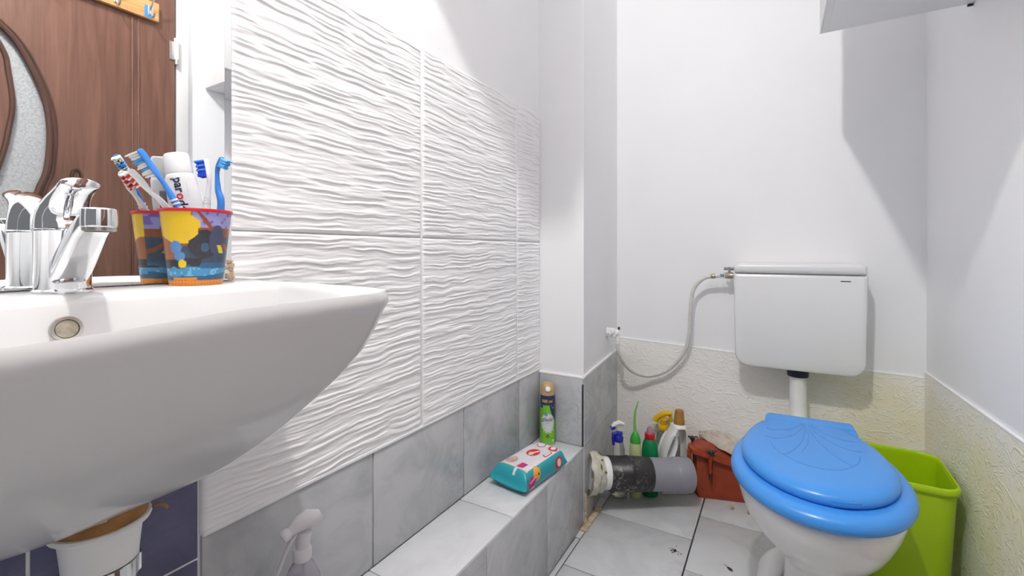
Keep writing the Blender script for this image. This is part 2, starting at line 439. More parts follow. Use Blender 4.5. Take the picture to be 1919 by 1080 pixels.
# tiled ledge along the left wall
lg = struct(MB().box(-.803, -.622, -.55, YP + .001, -.007, .283).build('trim_1', 'dark', smooth=False), 'low grey tiled ledge along the left wall', 'ledge')
for y0, y1 in ((-.54, .041), (.043, .381), (.383, .721), (.723, 1.0615), (1.0645, 1.401), (1.403, 1.577)):
    slab('tile', lg, -.795, -.6165, y0, y1, .282, .290, 'ledge_tile')
for y0, y1 in ((-.54, .25), (.252, .591), (.593, .931), (.933, 1.271), (1.2735, 1.5785)):
    slab('tile', lg, -.623, -.615, y0, y1, -.002, .2865, 'wall_tile')

# pillar foot tiles (front, side) with white bead on top
slab('tile', wp, -.794, -.6175, YP - .006, YP + .002, .292, .540, 'wall_tile')
def side_tile(z0, z1, y0, y1, mat='wall_tile'):
    xa = XP + (XB - XP) * (y0 - YP) / (YB - YP); xb = XP + (XB - XP) * (y1 - YP) / (YB - YP)
    return MB().prism([(xa - .004, y0), (xa + .004, y0), (xb + .004, y1), (xb - .004, y1)], z0, z1).build('tile', mat, wp, smooth=False)
side_tile(.2915, .546, YP - .003, 1.80); side_tile(.2915, .546, 1.803, YB)
side_tile(-.002, .2885, YP + .001, 1.80); side_tile(-.002, .2885, 1.803, YB)
MB().box(-.620, -.6145, YP - .0065, YP - .001, .292, .52).build('joint_filler', 'dark', wp, smooth=False)
MB().box(-.80, -.612, YP - .007, YP + .002, .540, .549, .003).build('bead', 'plaster', wp)
MB().prism([(XP - .004, YP - .006), (XP + .007, YP - .006), (XB + .007, YB), (XB - .004, YB)], .546, .5535).build('bead', 'plaster', wp)

# embossed covering, back wall and right wall
def cover(name, p0, p1, nrm, zt0, zt1, parent):
    p0, p1, nrm = Vector(p0), Vector(p1), Vector(nrm)
    r0 = [(p0.x, p0.y, 0), (p1.x, p1.y, 0), (p1.x, p1.y, zt1), (p0.x, p0.y, zt0)]
    r1 = [tuple(Vector(p) + nrm * .007) for p in r0]
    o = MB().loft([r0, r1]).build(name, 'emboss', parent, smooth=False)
    b = MB().tube([Vector(r1[3]) - nrm * .003, Vector(r1[2]) - nrm * .003], .0042, 8).build('bead', 'plaster', parent)
    return o
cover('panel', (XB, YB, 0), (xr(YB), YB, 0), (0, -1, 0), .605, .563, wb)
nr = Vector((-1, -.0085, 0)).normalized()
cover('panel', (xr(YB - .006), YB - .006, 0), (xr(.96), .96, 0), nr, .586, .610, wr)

# door in the right wall, seen in the mirror (local frame along the wall: +Y along the wall, -X into the room)
dr = bpy.data.objects.new('door_1', None); C.objects.link(dr); dr.location = (xr(.862), .862, 0); dr.rotation_euler = (0, 0, math.atan(.0085))
struct(dr, 'brown wooden door with frosted glass crescent, seen in the mirror', 'door')
arc_o = [(-.75, 1.83), (-.62, 1.81), (-.515, 1.74), (-.452, 1.685), (-.418, 1.64), (-.383, 1.559), (-.359, 1.472), (-.352, 1.378), (-.359, 1.273), (-.374, 1.219), (-.389, 1.17), (-.43, 1.09), (-.52, 1.0), (-.64, .93), (-.75, .90)]
arc_i = [(-.75, 1.81), (-.60, 1.775), (-.50, 1.70), (-.452, 1.619), (-.441, 1.557), (-.432, 1.461), (-.441, 1.376), (-.452, 1.308), (-.475, 1.22), (-.52, 1.12), (-.60, 1.01), (-.75, .92)]
so, si = spline(arc_o, 60), spline(arc_i, 60)
mo, mi_ = sorted([(z, y) for y, z in so]), sorted([(z, y) for y, z in si])
zz = [0.01] + list(np.linspace(.93, 1.80, 60)) + [2.03]
panel = MB()
def strip(za, zb, ya0, ya1, yb0, yb1):
    panel.loft([[(-.030, ya0, za), (-.030, ya1, za), (-.030, yb1, zb), (-.030, yb0, zb)], [(-.002, ya0, za), (-.002, ya1, za), (-.002, yb1, zb), (-.002, yb0, zb)]])
for za, zb in zip(zz[:-1], zz[1:]):
    if za < .93 or zb > 1.80: strip(za, zb, -.80, -.004, -.80, -.004); continue
    ia, ib = interp([p[0] for p in mi_], [p[1] for p in mi_], za), interp([p[0] for p in mi_], [p[1] for p in mi_], zb)
    oa, ob = interp([p[0] for p in mo], [p[1] for p in mo], za), interp([p[0] for p in mo], [p[1] for p in mo], zb)
    strip(za, zb, -.80, min(ia, oa), -.80, min(ib, ob)); strip(za, zb, oa, -.004, ob, -.004)
panel.build('door_panel', 'door_wood', dr, smooth=False)
MB().box(-.016, -.010, -.78, -.33, .90, 1.84).build('glass_pane', 'frosted', dr, smooth=False)
MB().tube([(-.031, y, z) for y, z in so], .009, 8).build('moulding', 'door_mold', dr)
MB().tube([(-.031, y - .002, z) for y, z in si], .007, 8).build('moulding', 'door_mold', dr)
MB().tube([(-.031, y + .015, z) for y, z in so], .004, 6).build('moulding', 'door_mold', dr)
MB().tube([(-.031, -.288 + .012 * math.cos(t), 1.262 + .022 * math.sin(t)) for t in np.linspace(-.6, 3.9, 20)], .005, 6).build('moulding', 'door_mold', dr)
MB().box(-.034, -.028, -.140, -.134, .1, 1.86, .002).box(-.034, -.028, -.122, -.116, .1, 1.86, .002).build('groove_strip', 'door_wood', dr)
hg = MB().tube([(-.033, .001, 1.755), (-.033, .001, 1.835)], .008, 10).build('hinge', 'white_pl', dr)
MB().tube([(-.033, .001, 1.735), (-.033, .001, 1.7545)], .0075, 10).box(-.034, -.031, -.022, -.006, 1.75, 1.82, .001).build('hinge_pin', 'steel', hg)
fr = MB().box(-.022, .0, .004, .048, 0, 2.06, .002).box(-.022, .0, -.86, .048, 2.035, 2.09, .002).box(-.022, 0, -.862, -.805, 0, 2.06, .002).build('trim_2', 'ceramic', None)
fr.location = dr.location; fr.rotation_euler = dr.rotation_euler
struct(fr, 'white glossy door frame beside the brown door', 'door frame')

# coat rail on the door, seen in the mirror
cr = thing('coat_rail', 'pine coat rail with wire hooks screwed to the brown door', 'coat rail', tuple(dr.location), dr.rotation_euler.z)
MB().box(-.050, -.0315, -.46, -.062, 1.868, 1.936, .003).build('board', 'pine', cr)
for yy in (-.190, -.090, -.36):
    hk = MB().box(-.054, -.049, yy - .008, yy + .008, 1.880, 1.915, .002).build('hook_plate', 'steel', cr)
    MB().tube(spline([(-.053, yy, 1.905), (-.066, yy, 1.915), (-.085, yy, 1.940), (-.098, yy, 1.962)], 12), .003, 8).ball((-.098, yy, 1.964), (.0045, .0045, .0045), 8).build('hook', 'steel', hk)
    MB().tube(spline([(-.053, yy, 1.893), (-.064, yy, 1.876), (-.078, yy, 1.868), (-.090, yy, 1.878)], 12), .003, 8).build('hook', 'steel', hk)
MB().box(-.0515, -.0495, -.108, -.082, 1.872, 1.914).build('sticker', 'flower', cr, smooth=False)

# ------------------------------------------------------------------ mirror
mr = tag(MB().box(-.800, -.787, -.19, .4075, .9635, 1.90).build('mirror', 'mirror', smooth=False), 'frameless mirror above the washbasin reflecting the brown door', 'mirror')
bv = [[(-.787, .4077, .9635), (-.787, .4077, 1.90)], [(-.7875, .4185, .9635), (-.7875, .4185, 1.90)], [(-.800, .4185, .9635), (-.800, .4185, 1.90)], [(-.800, .4077, .9635), (-.800, .4077, 1.90)]]
MB().loft([[r[0] for r in bv], [r[1] for r in bv]]).build('bevelled_edge', 'mirror', mr, smooth=False)
ck = MB()
for k in range(26):
    z = .966 + abs(rnd.gauss(0, .014)); ck.ball((-.788, .4165 + rnd.gauss(0, .004), z), (.004, rnd.uniform(.002, .005), rnd.uniform(.002, .006)), 6)
tag(ck.build('sealant_lump', 'mortar'), 'crumbly beige sealant lump at the lower mirror corner by the tumbler', 'sealant', kind='stuff')

# ------------------------------------------------------------------ wall cabinet on the right wall, added shadow box by the left wall, ceiling lamp
cb = thing('wall_cabinet', 'white hanging wall cabinet high on the right wall above the toilet', 'cabinet')
yc0, yc1, zc = .975, 1.690, 1.682
MB().box(.119, xr(1.3) - .004, yc0, yc1, zc + .001, 2.28, .001).build('body', 'cab_white', cb)
MB().box(.115, .119, yc0 + .002, yc1 - .001, zc, 2.28, .001).build('door', 'cab_white', cb)
bt = MB().box(.135, xr(1.3) - .02, yc0 + .02, yc1 - .02, zc - .001, zc + .004, .001).build('bottom_panel', 'gray_pl', cb)
bt.data.materials[0] = M['cab_white']
MB().box(xr(1.69) - .012, xr(1.69) - .001, 1.688, 1.696, zc - .004, zc + .012, .001).build('bracket', 'black_m', cb)
struct(MB().box(-.804, -.385, .60, .70, 2.05, 2.601, .002).build('shadow_blocker', 'plaster'), 'unseen white box added under the ceiling to shade the left wall', 'shadow blocker')  # box added out of view to cast the shadow on left wall and pillar
cl = thing('ceiling_lamp', 'round white ceiling lamp near the middle of the room', 'lamp', (LAMP[0], LAMP[1], HC))
MB().lathe([(.05, 0), (.05, -.012), (.04, -.02), (.015, -.022), (.012, -.03)], 24).build('base', 'lampw', cl)
bulb = MB().lathe([(.012, -.03), (.018, -.036), (.02, -.045), (.016, -.055), (.006, -.06)], 16).build('bulb', 'lampglow', cl)
lamp.parent = cl; lamp.location = (0, 0, LAMP[2] - HC)

# ------------------------------------------------------------------ washbasin
sk = thing('washbasin', 'white ceramic washbasin under the mirror', 'washbasin')
rim = spline([(-.79, .459), (-.70, .459), (-.60, .459), (-.534, .4555), (-.452, .438), (-.417, .405), (-.410, .370), (-.403, .30), (-.394, .22), (-.384, .14), (-.384, .07), (-.395, .0), (-.417, -.05), (-.462, -.09), (-.53, -.102), (-.65, -.105), (-.79, -.105)], 140)
rim = [(x, y) for x, y in rim]
back = [(-.790, y) for y in np.linspace(-.105, .459, 30)[1:-1]]
rim = rim + back
CX, CY = -.60, .1775
def ring(sx, sy, z):
    out = []
    for x, y in rim:
        px, py = CX + (x - CX) * sx, CY + (y - CY) * sy
        if x < CX: px = max(-.790, CX + (x - CX) * max(sx, 1.0 if z > .8 else sx))
        out.append((px, py, z + (droop(x, y) if z > .93 else 0)))
    return out
def droop(x, y): return -.0065 * min(1, max(0, (.22 - y) / .14)) * min(1, max(0, (x + .60) / .15))   # the front lip hangs a little towards the middle
hull = MB()
prof = list(zip([.955, .985, .997, 1.0, .978, .949, .902, .833, .74, .634, .52, .408, .311, .233, .18], [.955, .985, .997, 1.0, .977, .945, .895, .819, .725, .626, .53, .444, .363, .292, .226],
                [.962, .9605, .955, .946, .935, .915, .890, .865, .840, .815, .793, .775, .762, .754, .749]))
rings = [ring(*p) for p in prof]
# basin hollow: inner rings, the flat tap deck left at the back
def iring(s, z, back):
    dz = interp([.90, .915, .955], [0, -.010, -.005], s) if s > .90 else 0      # the front lip rounds over towards the bowl
    return [(max(CX + (x - CX) * s, back), CY + (y - CY) * s, z + dz * min(1, max(0, (x + .60) / .15)) + (droop(x, y) if z > .94 else 0)) for x, y in rim]
inner = [iring(.955, .962, -.790), iring(.935, .9615, -.686), iring(.915, .958, -.680), iring(.90, .950, -.676), iring(.88, .92, -.670), iring(.82, .875, -.662), iring(.70, .845, -.65), iring(.45, .83, -.645), iring(.10, .826, -.615)]
hull.loft(inner[::-1] + rings[1:], True, True)
hull.build('basin', 'ceramic', sk, sharp=60)
ov = MB().lathe([(.0135, -.004), (.0135, .0015), (.0105, .002), (.0095, -.001)], 24, (-.6665, .182, .926), (1, 0, .12)).build('overflow_ring', 'steel', sk)
MB().lathe([(.0096, 0), (.0096, .0006)], 20, (-.6665, .182, .926), (1, 0, .12)).build('overflow_hole', 'brass', ov)
dc = (-.60, .190, 0)
MB().lathe([(.030, .752), (.037, .748), (.0385, .738), (.037, .731)], 36, dc).build('drain_gasket', 'rust', sk)
MB().lathe([(.028, .766), (.036, .762), (.0375, .747)], 36, (-.601, .184, .0)).build('drain_boss', 'ceramic', sk)
fb = MB().lathe([(.034, .736), (.0405, .735), (.0415, .7325), (.0405, .730), (.034, .727), (.0325, .715), (.031, .700), (.0305, .692)], 40, dc).build('drain_cup', 'white_pl', sk)
nut = MB()
nr_ = 48
nut.loft([[(dc[0] + (.0325 if k % 4 < 2 else .0312) * math.cos(2 * PI * k / nr_), dc[1] + (.0325 if k % 4 < 2 else .0312) * math.sin(2 * PI * k / nr_), z) for k in range(nr_)] for z in (.691, .674)])
nut.build('clamp_ring', 'chrome', sk, sharp=20)
MB().lathe([(.026, .675), (.0255, .55), (.0255, .32), (.024, .291)], 32, dc).build('waste_pipe', 'white_pl', sk)
MB().tube(spline([(-.574, .224, .738), (-.571, .229, .740), (-.568, .233, .738), (-.567, .235, .734)], 8), .0016, 6).build('putty_shred', 'rust', sk)

# ------------------------------------------------------------------ tap
tp = thing('basin_tap', 'chrome single lever mixer tap standing on the washbasin deck', 'tap', (-.735, .1975, .9615))
MB().lathe([(.0285, 0), (.0285, .003), (.0262, .005)], 40).build('base_ring', 'chrome', tp)
MB().lathe([(.0255, .004), (.0255, .071), (.0262, .072), (.0262, .0745), (.0252, .0755)], 40).build('body', 'chrome', tp)
lv = MB()
# dome rising into a forward lever, rings along a bent spine
spn = [((0, 0, .076), .0256, .0256), ((.000, 0, .084), .0254, .0254), ((.002, 0, .093), .0244, .0235), ((.008, 0, .102), .0222, .0195), ((.018, 0, .110), .0196, .0145), ((.030, 0, .1165), .0180, .0110), ((.042, 0, .1215), .0175, .0090), ((.054, 0, .1250), .0178, .0078), ((.0575, 0, .1255), .0150, .0062)]
rr = []
for i, (p, wy, wn) in enumerate(spn):
    a = Vector(spn[min(i + 1, len(spn) - 1)][0]) - Vector(spn[max(i - 1, 0)][0]); a.normalize(); nn = Vector((a.z, 0, -a.x))
    rr.append([Vector(p) + Vector((0, 1, 0)) * wy * math.cos(t) + nn * wn * math.sin(t) for t in (2 * PI * k / 32 for k in range(32))])
lv.loft(rr); lv.build('lever', 'chrome', tp, sharp=70)
MB().ball((.0245, .006, .087), (.003, .003, .003), 8).build('lever_screw', 'black_m', tp)
sp = MB()
spp = [((.012, 0, .022), .0175, .015), ((.030, 0, .033), .0175, .0145), ((.055, 0, .053), .0170, .0125), ((.080, 0, .072), .0160, .0110), ((.098, 0, .0815), .0152, .0105), ((.108, 0, .0835), .0120, .0090)]
rr = []
for i, (p, wy, wn) in enumerate(spp):
    a = Vector(spp[min(i + 1, 5)][0]) - Vector(spp[max(i - 1, 0)][0]); a.normalize(); nn = Vector((-a.z, 0, a.x))
    ring_ = []
    for k in range(32):
        t = 2 * PI * k / 32; c, s = math.cos(t), math.sin(t)
        ring_.append(Vector(p) + Vector((0, 1, 0)) * wy * math.copysign(abs(c) ** .55, c) + nn * wn * math.copysign(abs(s) ** .55, s))
    rr.append(ring_)
sp.loft(rr); sp.build('spout', 'chrome', tp, sharp=60)
ae = MB().lathe([(.0135, .0785), (.0152, .077), (.0156, .072), (.0156, .060), (.0150, .058)], 32, (.106, 0, .0165)).build('aerator', 'chrome', tp)
MB().lathe([(.0146, .058), (.0146, .0545), (.0125, .054)], 32, (.106, 0, .0165)).build('aerator_collar', 'steel', ae)
mesh_ = MB()
for r in (.0118, .0095, .0070, .0045, .002): mesh_.lathe([(r, .0545), (r, .0533), (r - .0013, .0533)], 24, (.106, 0, .0165))
mesh_.build('aerator_screen', 'aer', ae)

# ------------------------------------------------------------------ tumbler with toothbrushes
CUP = (-.7425, .345, .9622)
cu = thing('tumbler', 'colourful printed plastic tumbler with red rim beside the tap', 'tumbler', CUP)
HCUP, RB, RT = .108, .0330, .0443
na, nh = 200, 110
phi0 = math.atan2(-CUP[1], -CUP[0])
vs, cols_ = [], []
L = lambda *c: np.array(srgb(*c))
def cup_col(s, h, front):
    n = vnoise(np.array([s * 4 + 9.]), np.array([h * 6.]), 11)[0]; n2 = vnoise(np.array([s * 14 + 9.]), np.array([h * 18.]), 12)[0]
    c = L(48, 70, 96)
    if h < .30: c = L(36, 92, 134)
    if .09 < h < .27 and abs(h - .19 - .05 * (n - .5)) < .055 - .02 * s: c = L(64, 150, 200) if n2 > .35 else L(120, 190, 225)
    if .22 < h < .36 and n > .45: c = L(40, 34, 44)
    if h > .34 and s < -.62: c = L(166, 98, 48)
    if h > .55 + .1 * s and s > -.45: c = L(152, 78, 34)
    if h > .76 and s > -.1: c = L(160, 156, 214) if n2 > .3 else L(122, 100, 180)
    if abs((h - .84) + .55 * (s - .28)) < .035 + .03 * (n - .5) and s > -.05: c = L(150, 76, 36)
    if ((s - .22) / .50) ** 2 + ((h - .54) / .19) ** 2 < 1: c = L(42, 42, 52)
    if ((s - .60) / .22) ** 2 + ((h - .60) / .20) ** 2 < 1: c = L(64, 70, 100)
    if ((s - .26) / .13) ** 2 + ((h - .50) / .06) ** 2 < 1: c = L(52, 92, 124)
    # plain yellow flash with a jagged right edge
    jag = .10 - 1.7 * abs(h - .78) + .25 * abs(((h * 6) % 1) - .5)
    if h > .55 and s < jag and s < .12 and h > .62 - .35 * (s + .9): c = L(248, 204, 14)
    if abs(s - .74 + .9 * (h - .47)) < .07 and .42 < h < .53: c = L(240, 214, 24)
    # plain blue patch and yellow patch
    if ((s + .62) / .17) ** 2 + ((h - .50) / .085) ** 2 < 1 : c = L(92, 142, 204)
    if ((s + .52) / .17) ** 2 + ((h - .385) / .06) ** 2 < 1: c = L(92, 142, 204)
    if ((s + .46) / .13) ** 2 + ((h - .285) / .055) ** 2 < 1: c = L(244, 212, 20)
    if ((s + .30) / .10) ** 2 + ((h - .66) / .05) ** 2 < 1: c = L(244, 200, 40)
    step = .105 if -.78 < s < 0 else .068
    if h < step:
        c = L(240, 146, 34)
        if ((s * 9) % 1 - .5) ** 2 / .05 + ((h * 22) % 1 - .5) ** 2 / .07 < 1: c = L(198, 106, 24)
    return c
for j in range(nh + 1):
    h = j / nh; r = RB + (RT - RB) * h
    for i in range(na):
        t = 2 * PI * i / na; vs.append((r * math.cos(t), r * math.sin(t), h * HCUP))
        d = t - phi0; s = math.sin(d); front = math.cos(d) > 0
        if not front: s = math.copysign(1, s) * (2 - abs(s)) - math.copysign(2.6, s) * .0
        cols_.append(cup_col(s if front else ((s + 3) % 2 - 1), h, front))
f = [(j * na + i, j * na + (i + 1) % na, (j + 1) * na + (i + 1) % na, (j + 1) * na + i) for j in range(nh) for i in range(na)]
# inside wall and floor
k0 = len(vs)
for (r, z) in ((RT - .0015, HCUP), (RB - .0012, .003)):
    for i in range(na):
        t = 2 * PI * i / na; vs.append((r * math.cos(t), r * math.sin(t), z)); cols_.append(L(205, 190, 190))
for i in range(na):
    i2 = (i + 1) % na
    f.append((nh * na + i, nh * na + i2, k0 + i2, k0 + i)); f.append((k0 + i, k0 + i2, k0 + na + i2, k0 + na + i))
f.append(tuple(k0 + na + i for i in range(na))); f.append(tuple(range(na))[::-1])
me = bpy.data.meshes.new('wall'); me.from_pydata(vs, [], f); me.update()
cw = link('cup_wall', me, 'print', cu, 60); paint(cw, cols_)
MB().lathe([(RT - .002, HCUP - .002), (RT - .002, HCUP + .001), (RT + .0012, HCUP + .001), (RT + .0018, HCUP - .001), (RT + .0008, HCUP - .0035)], 80, cap0=False, cap1=False).build('rim', 'red', cu)

FW = Vector((-.5040, .8637, 0)); RTV = Vector((.8637, .5040, 0))
def brush(label, pts, bdir, cols3, grip=None, head_n=4, back_mat=None, hl=.026, bl=.011, tuft=None):
    """pts from handle end to head tip; bdir the way the bristles point"""
    root = thing('toothbrush', label, 'toothbrush', pts[0], 0, 'toothbrushes in the tumbler')
    o = Vector(pts[0]); P = [Vector(p) - o for p in spline(pts, 40)]
    bd = Vector(bdir).normalized()
    n = len(P); ln = [0]
    for a, b in zip(P[:-1], P[1:]): ln.append(ln[-1] + (b - a).length)
    T = ln[-1]; rad = []
    for l in ln:
        d = T - l
        if d < hl: wd = .0055 * min(1, (d + .0012) / .004) ** .5; th = .0026
        elif d < hl + .018: u = (d - hl) / .018; wd = .0055 + (.0030 - .0055) * min(1, u * 1.6); th = .0026 + .0006 * u
        else: u = min(1, (d - hl - .018) / .03); wd = .0030 + .0024 * u; th = .0032 + .0016 * u
        rad.append((wd, th))
    hm = MB(); rings = []
    for i, p in enumerate(P):
        t = (P[min(i + 1, n - 1)] - P[max(i - 1, 0)]).normalized(); b2 = (bd - t * bd.dot(t)).normalized(); sd = t.cross(b2)
        rings.append([p + sd * rad[i][0] * math.cos(a) + b2 * rad[i][1] * math.sin(a) for a in (2 * PI * k / 14 for k in range(14))])
    hm.loft(rings); hm.build('handle', cols3[0], root)
    t = (P[-1] - P[-8]).normalized(); b2 = (bd - t * bd.dot(t)).normalized(); sd = t.cross(b2)
    br = [MB() for _ in cols3[1:]]
    nrow = 11
    for r in range(nrow):
        base = P[-1] - t * (.0025 + (hl - .003) * r / (nrow - 1))
        for c in range(5):
            q = base + sd * (c - 2) * .0021 + b2 * .002
            L_ = bl * (1.1 if r in (0, 1) else 1.0) * (.92 + .12 * rnd.random()) * (1.06 if r % 3 == 0 else .95)
            k = tuft(r, c) if tuft else (r // 2) % len(br)
            tip = q + b2 * L_ + t * rnd.uniform(-.0007, .0012) + sd * rnd.uniform(-.0008, .0008)
            br[k].tube([q, q.lerp(tip, .6), tip], [.0014, .0015, .0011], 5)
    for m_, b_ in zip(cols3[1:], br): 
        if b_.v: b_.build('bristles', m_, root)
    if grip:
        # coloured grip and white bands just above the cup rim
        gm, l0, l1, bands = grip
        ids = [i for i, l in enumerate(ln) if l0 <= l <= l1]
        if len(ids) > 2: MB().loft([[P[i] + (q - P[i]) * 1.06 for q in rings[i]] for i in ids]).build('grip', gm, root)
        for lb in bands:
            i = min(range(n), key=lambda k: abs(ln[k] - lb)); t_ = (P[min(i + 1, n - 1)] - P[max(i - 1, 0)]).normalized()
            MB().loft([[P[i] + (q - P[i]) * 1.10 - t_ * .0012 for q in rings[i]], [P[i] + (q - P[i]) * 1.10 + t_ * .0012 for q in rings[i]]]).build('band', 'white_pl', root)
    return root
brush('white toothbrush with red bristles leaning left in the tumbler', [(-.733, .362, .970), (-.752, .3115, 1.071), (-.762, .295, 1.094), (-.769, .284, 1.112), (-.773, .275, 1.1235)], (-.8, -.35, .1), ['white_pl', 'br_red', 'br_white'], tuft=lambda r, c: 0 if r % 3 else 1, bl=.0085)
brush('large blue toothbrush with blue and white bristles leaning left', [(-.723, .362, .970), (-.735, .318, 1.072), (-.741, .303, 1.105), (-.747, .286, 1.136), (-.749, .277, 1.150)], (-.86, -.50, .02), ['blue_b', 'br_white', 'br_lblue'], grip=('blue_d', .06, .110, (.112, .118, .124)), hl=.036, bl=.0155, tuft=lambda r, c: 1 if r in (3, 4, 7) else 0)
brush('white toothbrush with deep blue bristles and green edge, right of the toothpaste', [(-.752, .358, .968), (-.7535, .364, 1.076), (-.750, .366, 1.119), (-.7545, .364, 1.152)], (-.8, -.5, .0), ['white_pl', 'br_blue', 'br_lblue'], grip=('white_pl', .02, .05, (.115, .120, .125)), tuft=lambda r, c: 1 if r in (0, 3, 6) else 0, bl=.0125)
brush('plain blue toothbrush rightmost in the tumbler with bristles facing right', [(-.735, .357, .968), (-.7235, .369, 1.072), (-.7270, .367, 1.105), (-.7265, .366, 1.133), (-.7200, .3695, 1.1525)], (.86, .5, .0), ['blue_b', 'br_lblue'], hl=.015, bl=.010)
# toothpaste tube: flat at the bottom, round neck, white screw cap on top
tt = thing('toothpaste_tube', 'white toothpaste tube with white cap standing in the tumbler', 'toothpaste', (-.7395, .3495, .9662))
tt.scale = (1.07, 1.07, 1.07)
ax = Vector((-.026, -.018, .168)).normalized()
nrm_ = Vector((.80, -.60, 0)); nrm_ = (nrm_ - ax * nrm_.dot(ax)).normalized(); sdv = ax.cross(nrm_).normalized()
if sdv.dot(RTV) < 0: sdv = -sdv
rg = []
for h, wd, th in ((0, .0225, .0010), (.03, .0222, .005), (.08, .0212, .0105), (.12, .0195, .0150), (.145, .0180, .0165), (.150, .0160, .0155), (.152, .0120, .012)):
    rg.append([ax * h + sdv * wd * math.cos(a) + nrm_ * th * math.sin(a) for a in (2 * PI * k / 40 for k in range(40))])
MB().loft(rg).build('tube', 'paper_w', tt, sharp=50)
MB().lathe([(.0155, .1505), (.0162, .153), (.0150, .176), (.0140, .1785), (.012, .179)], 36, (0, 0, 0), tuple(ax)).build('cap', 'white_pl', tt)
def tube_map(x, y, off=.0006):   # x along the axis (downwards), y across
    h = .135 - x; wd = interp([0, .03, .08, .12, .145], [.0225, .0222, .0212, .0195, .018], h); th = interp([0, .03, .08, .12, .145], [.001, .005, .0105, .015, .0165], h)
    yy = max(-.98, min(.98, y / wd)); return ax * h + sdv * y + nrm_ * (th * math.sqrt(1 - yy * yy) + off)
def tube_text(body, size, x0, y0, mat, bold=0):
    v, f_ = text_geo(body, size, 0, bold, 'LEFT'); decal('lettering', (v, f_), lambda x, y: tube_map(x + x0, y + y0), mat, tt)
    return max(p[0] for p in v)
x_ = -.0085
for ch in ('par', 'o', 'dontax'):
    x_ += tube_text(ch, .0155, x_, -.0005, 'logo_red' if ch == 'o' else 'text_n', .0003) + .0009
tube_text('complete protection for gums'[:0] or '- - -  - - - -  - - -', .003, .0, .0085, 'text_n')
bkp = [(-.004, -.019), (.118, -.021), (.118, .019), (-.004, .016)]
def tube_back(x, y, off=.0006):
    h = .130 - x; wd = interp([0, .03, .08, .12, .145], [.0225, .0222, .0212, .0195, .018], h); th = interp([0, .03, .08, .12, .145], [.001, .005, .0105, .015, .0165], h)
    yy = max(-.98, min(.98, y / wd)); return ax * h + sdv * y - nrm_ * (th * math.sqrt(1 - yy * yy) + off)
def grid2(x0, x1, y0, y1, n=8):
    v = [(x0 + (x1 - x0) * i / n, y0 + (y1 - y0) * j / n) for i in range(n + 1) for j in range(n + 1)]
    return v, [(i * (n + 1) + j, i * (n + 1) + j + 1, (i + 1) * (n + 1) + j + 1, (i + 1) * (n + 1) + j) for i in range(n) for j in range(n)]
decal('red_band', grid2(-.008, .11, -.0095, .006), tube_back, 'redcap', tt)
decal('grey_block', grid2(-.002, .11, -.0203, -.0105), tube_back, 'gray_pl', tt)

# ------------------------------------------------------------------ spray bottle under the basin
sb = thing('spray_bottle', 'clear lilac spray bottle standing on the ledge below the basin', 'bottle', (-.705, .492, .290))
MB().lathe([(.020, 0), (.030, .002), (.032, .012), (.032, .135), (.029, .158), (.020, .178), (.0125, .190), (.0120, .205)], 36, cap0=True, cap1=True).build('bottle', 'lilac', sb)
MB().lathe([(.018, .004), (.028, .006), (.0295, .014), (.0295, .13), (.027, .152), (.016, .160)], 30).build('contents', 'lilac_liq', sb)
MB().lathe([(.0145, .192), (.0155, .195), (.0155, .208), (.0140, .212)], 30).build('collar', 'frost', sb)
hd = MB()
dv = Vector((-.20, -.98, 0)).normalized()      # nozzle points towards the viewer's left
def hp(a, z): return (dv.x * a, dv.y * a, z)
hd.tube([hp(.0, .210), hp(-.002, .225), hp(-.004, .238)], [.0105, .0115, .012], 16)
hd.tube([hp(-.030, .248), hp(-.024, .253), hp(-.010, .257), hp(.004, .254), hp(.014, .249), hp(.021, .246)], [.007, .0125, .0150, .0135, .0095, .0075], 18)
hd.build('spray_head', 'frost', sb)
MB().tube([hp(.020, .2465), hp(.023, .2455), hp(.031, .243), hp(.033, .242)], [.008, .0098, .0098, .008], 14).build('nozzle', 'frost', sb)
MB().tube(spline([hp(.010, .240), hp(.022, .226), hp(.032, .206), hp(.042, .184)], 10), [.0045] * 10 + [.003], 10, flat=.6).build('trigger', 'frost', sb)
MB().tube([(0, 0, .21), (.003, .002, .10), (.006, .002, .02)], .0022, 8).build('dip_tube', 'white_pl', sb)
MB().ball((.030, -.010, .160), (.003, .003, .003), 8).build('label_corner', 'blue_d', sb)

# ------------------------------------------------------------------ air freshener can and wipes on the ledge
AF = (-.7440, 1.5405, .290)
af = thing('air_freshener', 'green aerosol air freshener can with gold cap on the ledge corner', 'aerosol', AF)
RA = .0275
pa = math.atan2(-AF[1], -AF[0])
na, nh = 120, 130; H0, H1 = .004, .186
vs, cols_ = [], []
for j in range(nh + 1):
    h = H0 + (H1 - H0) * j / nh
    for i in range(na):
        t = 2 * PI * i / na; vs.append((RA * math.cos(t), RA * math.sin(t), h))
        d = (t - pa + PI) % (2 * PI) - PI; s = d; hh = j / nh
        c = L(122, 206, 24)
        if hh < .05: c = L(150, 190, 110)
        if hh > .80 or (s > .25 and hh > .80 - .30 * (1 - (1 - min(1, (s - .25) / .9)) ** 2)) : c = L(24, 30, 92)
        if s < -.7 and .74 < hh < .80: c = L(36, 44, 110)
        e = (s / .95) ** 2 + ((hh - .45) / .185) ** 2
        if e < 1: c = L(236, 238, 240)
        if 1 <= e < 1.12: c = L(190, 226, 150)
        if hh < .34 and e < 1.5 and hh > .24 and vnoise(np.array([s * 9.]), np.array([hh * 60.]), 3)[0] > .62: c = L(226, 226, 214)
        cols_.append(c)
f = [(j * na + i, j * na + (i + 1) % na, (j + 1) * na + (i + 1) % na, (j + 1) * na + i) for j in range(nh) for i in range(na)]
me = bpy.data.meshes.new('can'); me.from_pydata(vs, [], f); me.update()
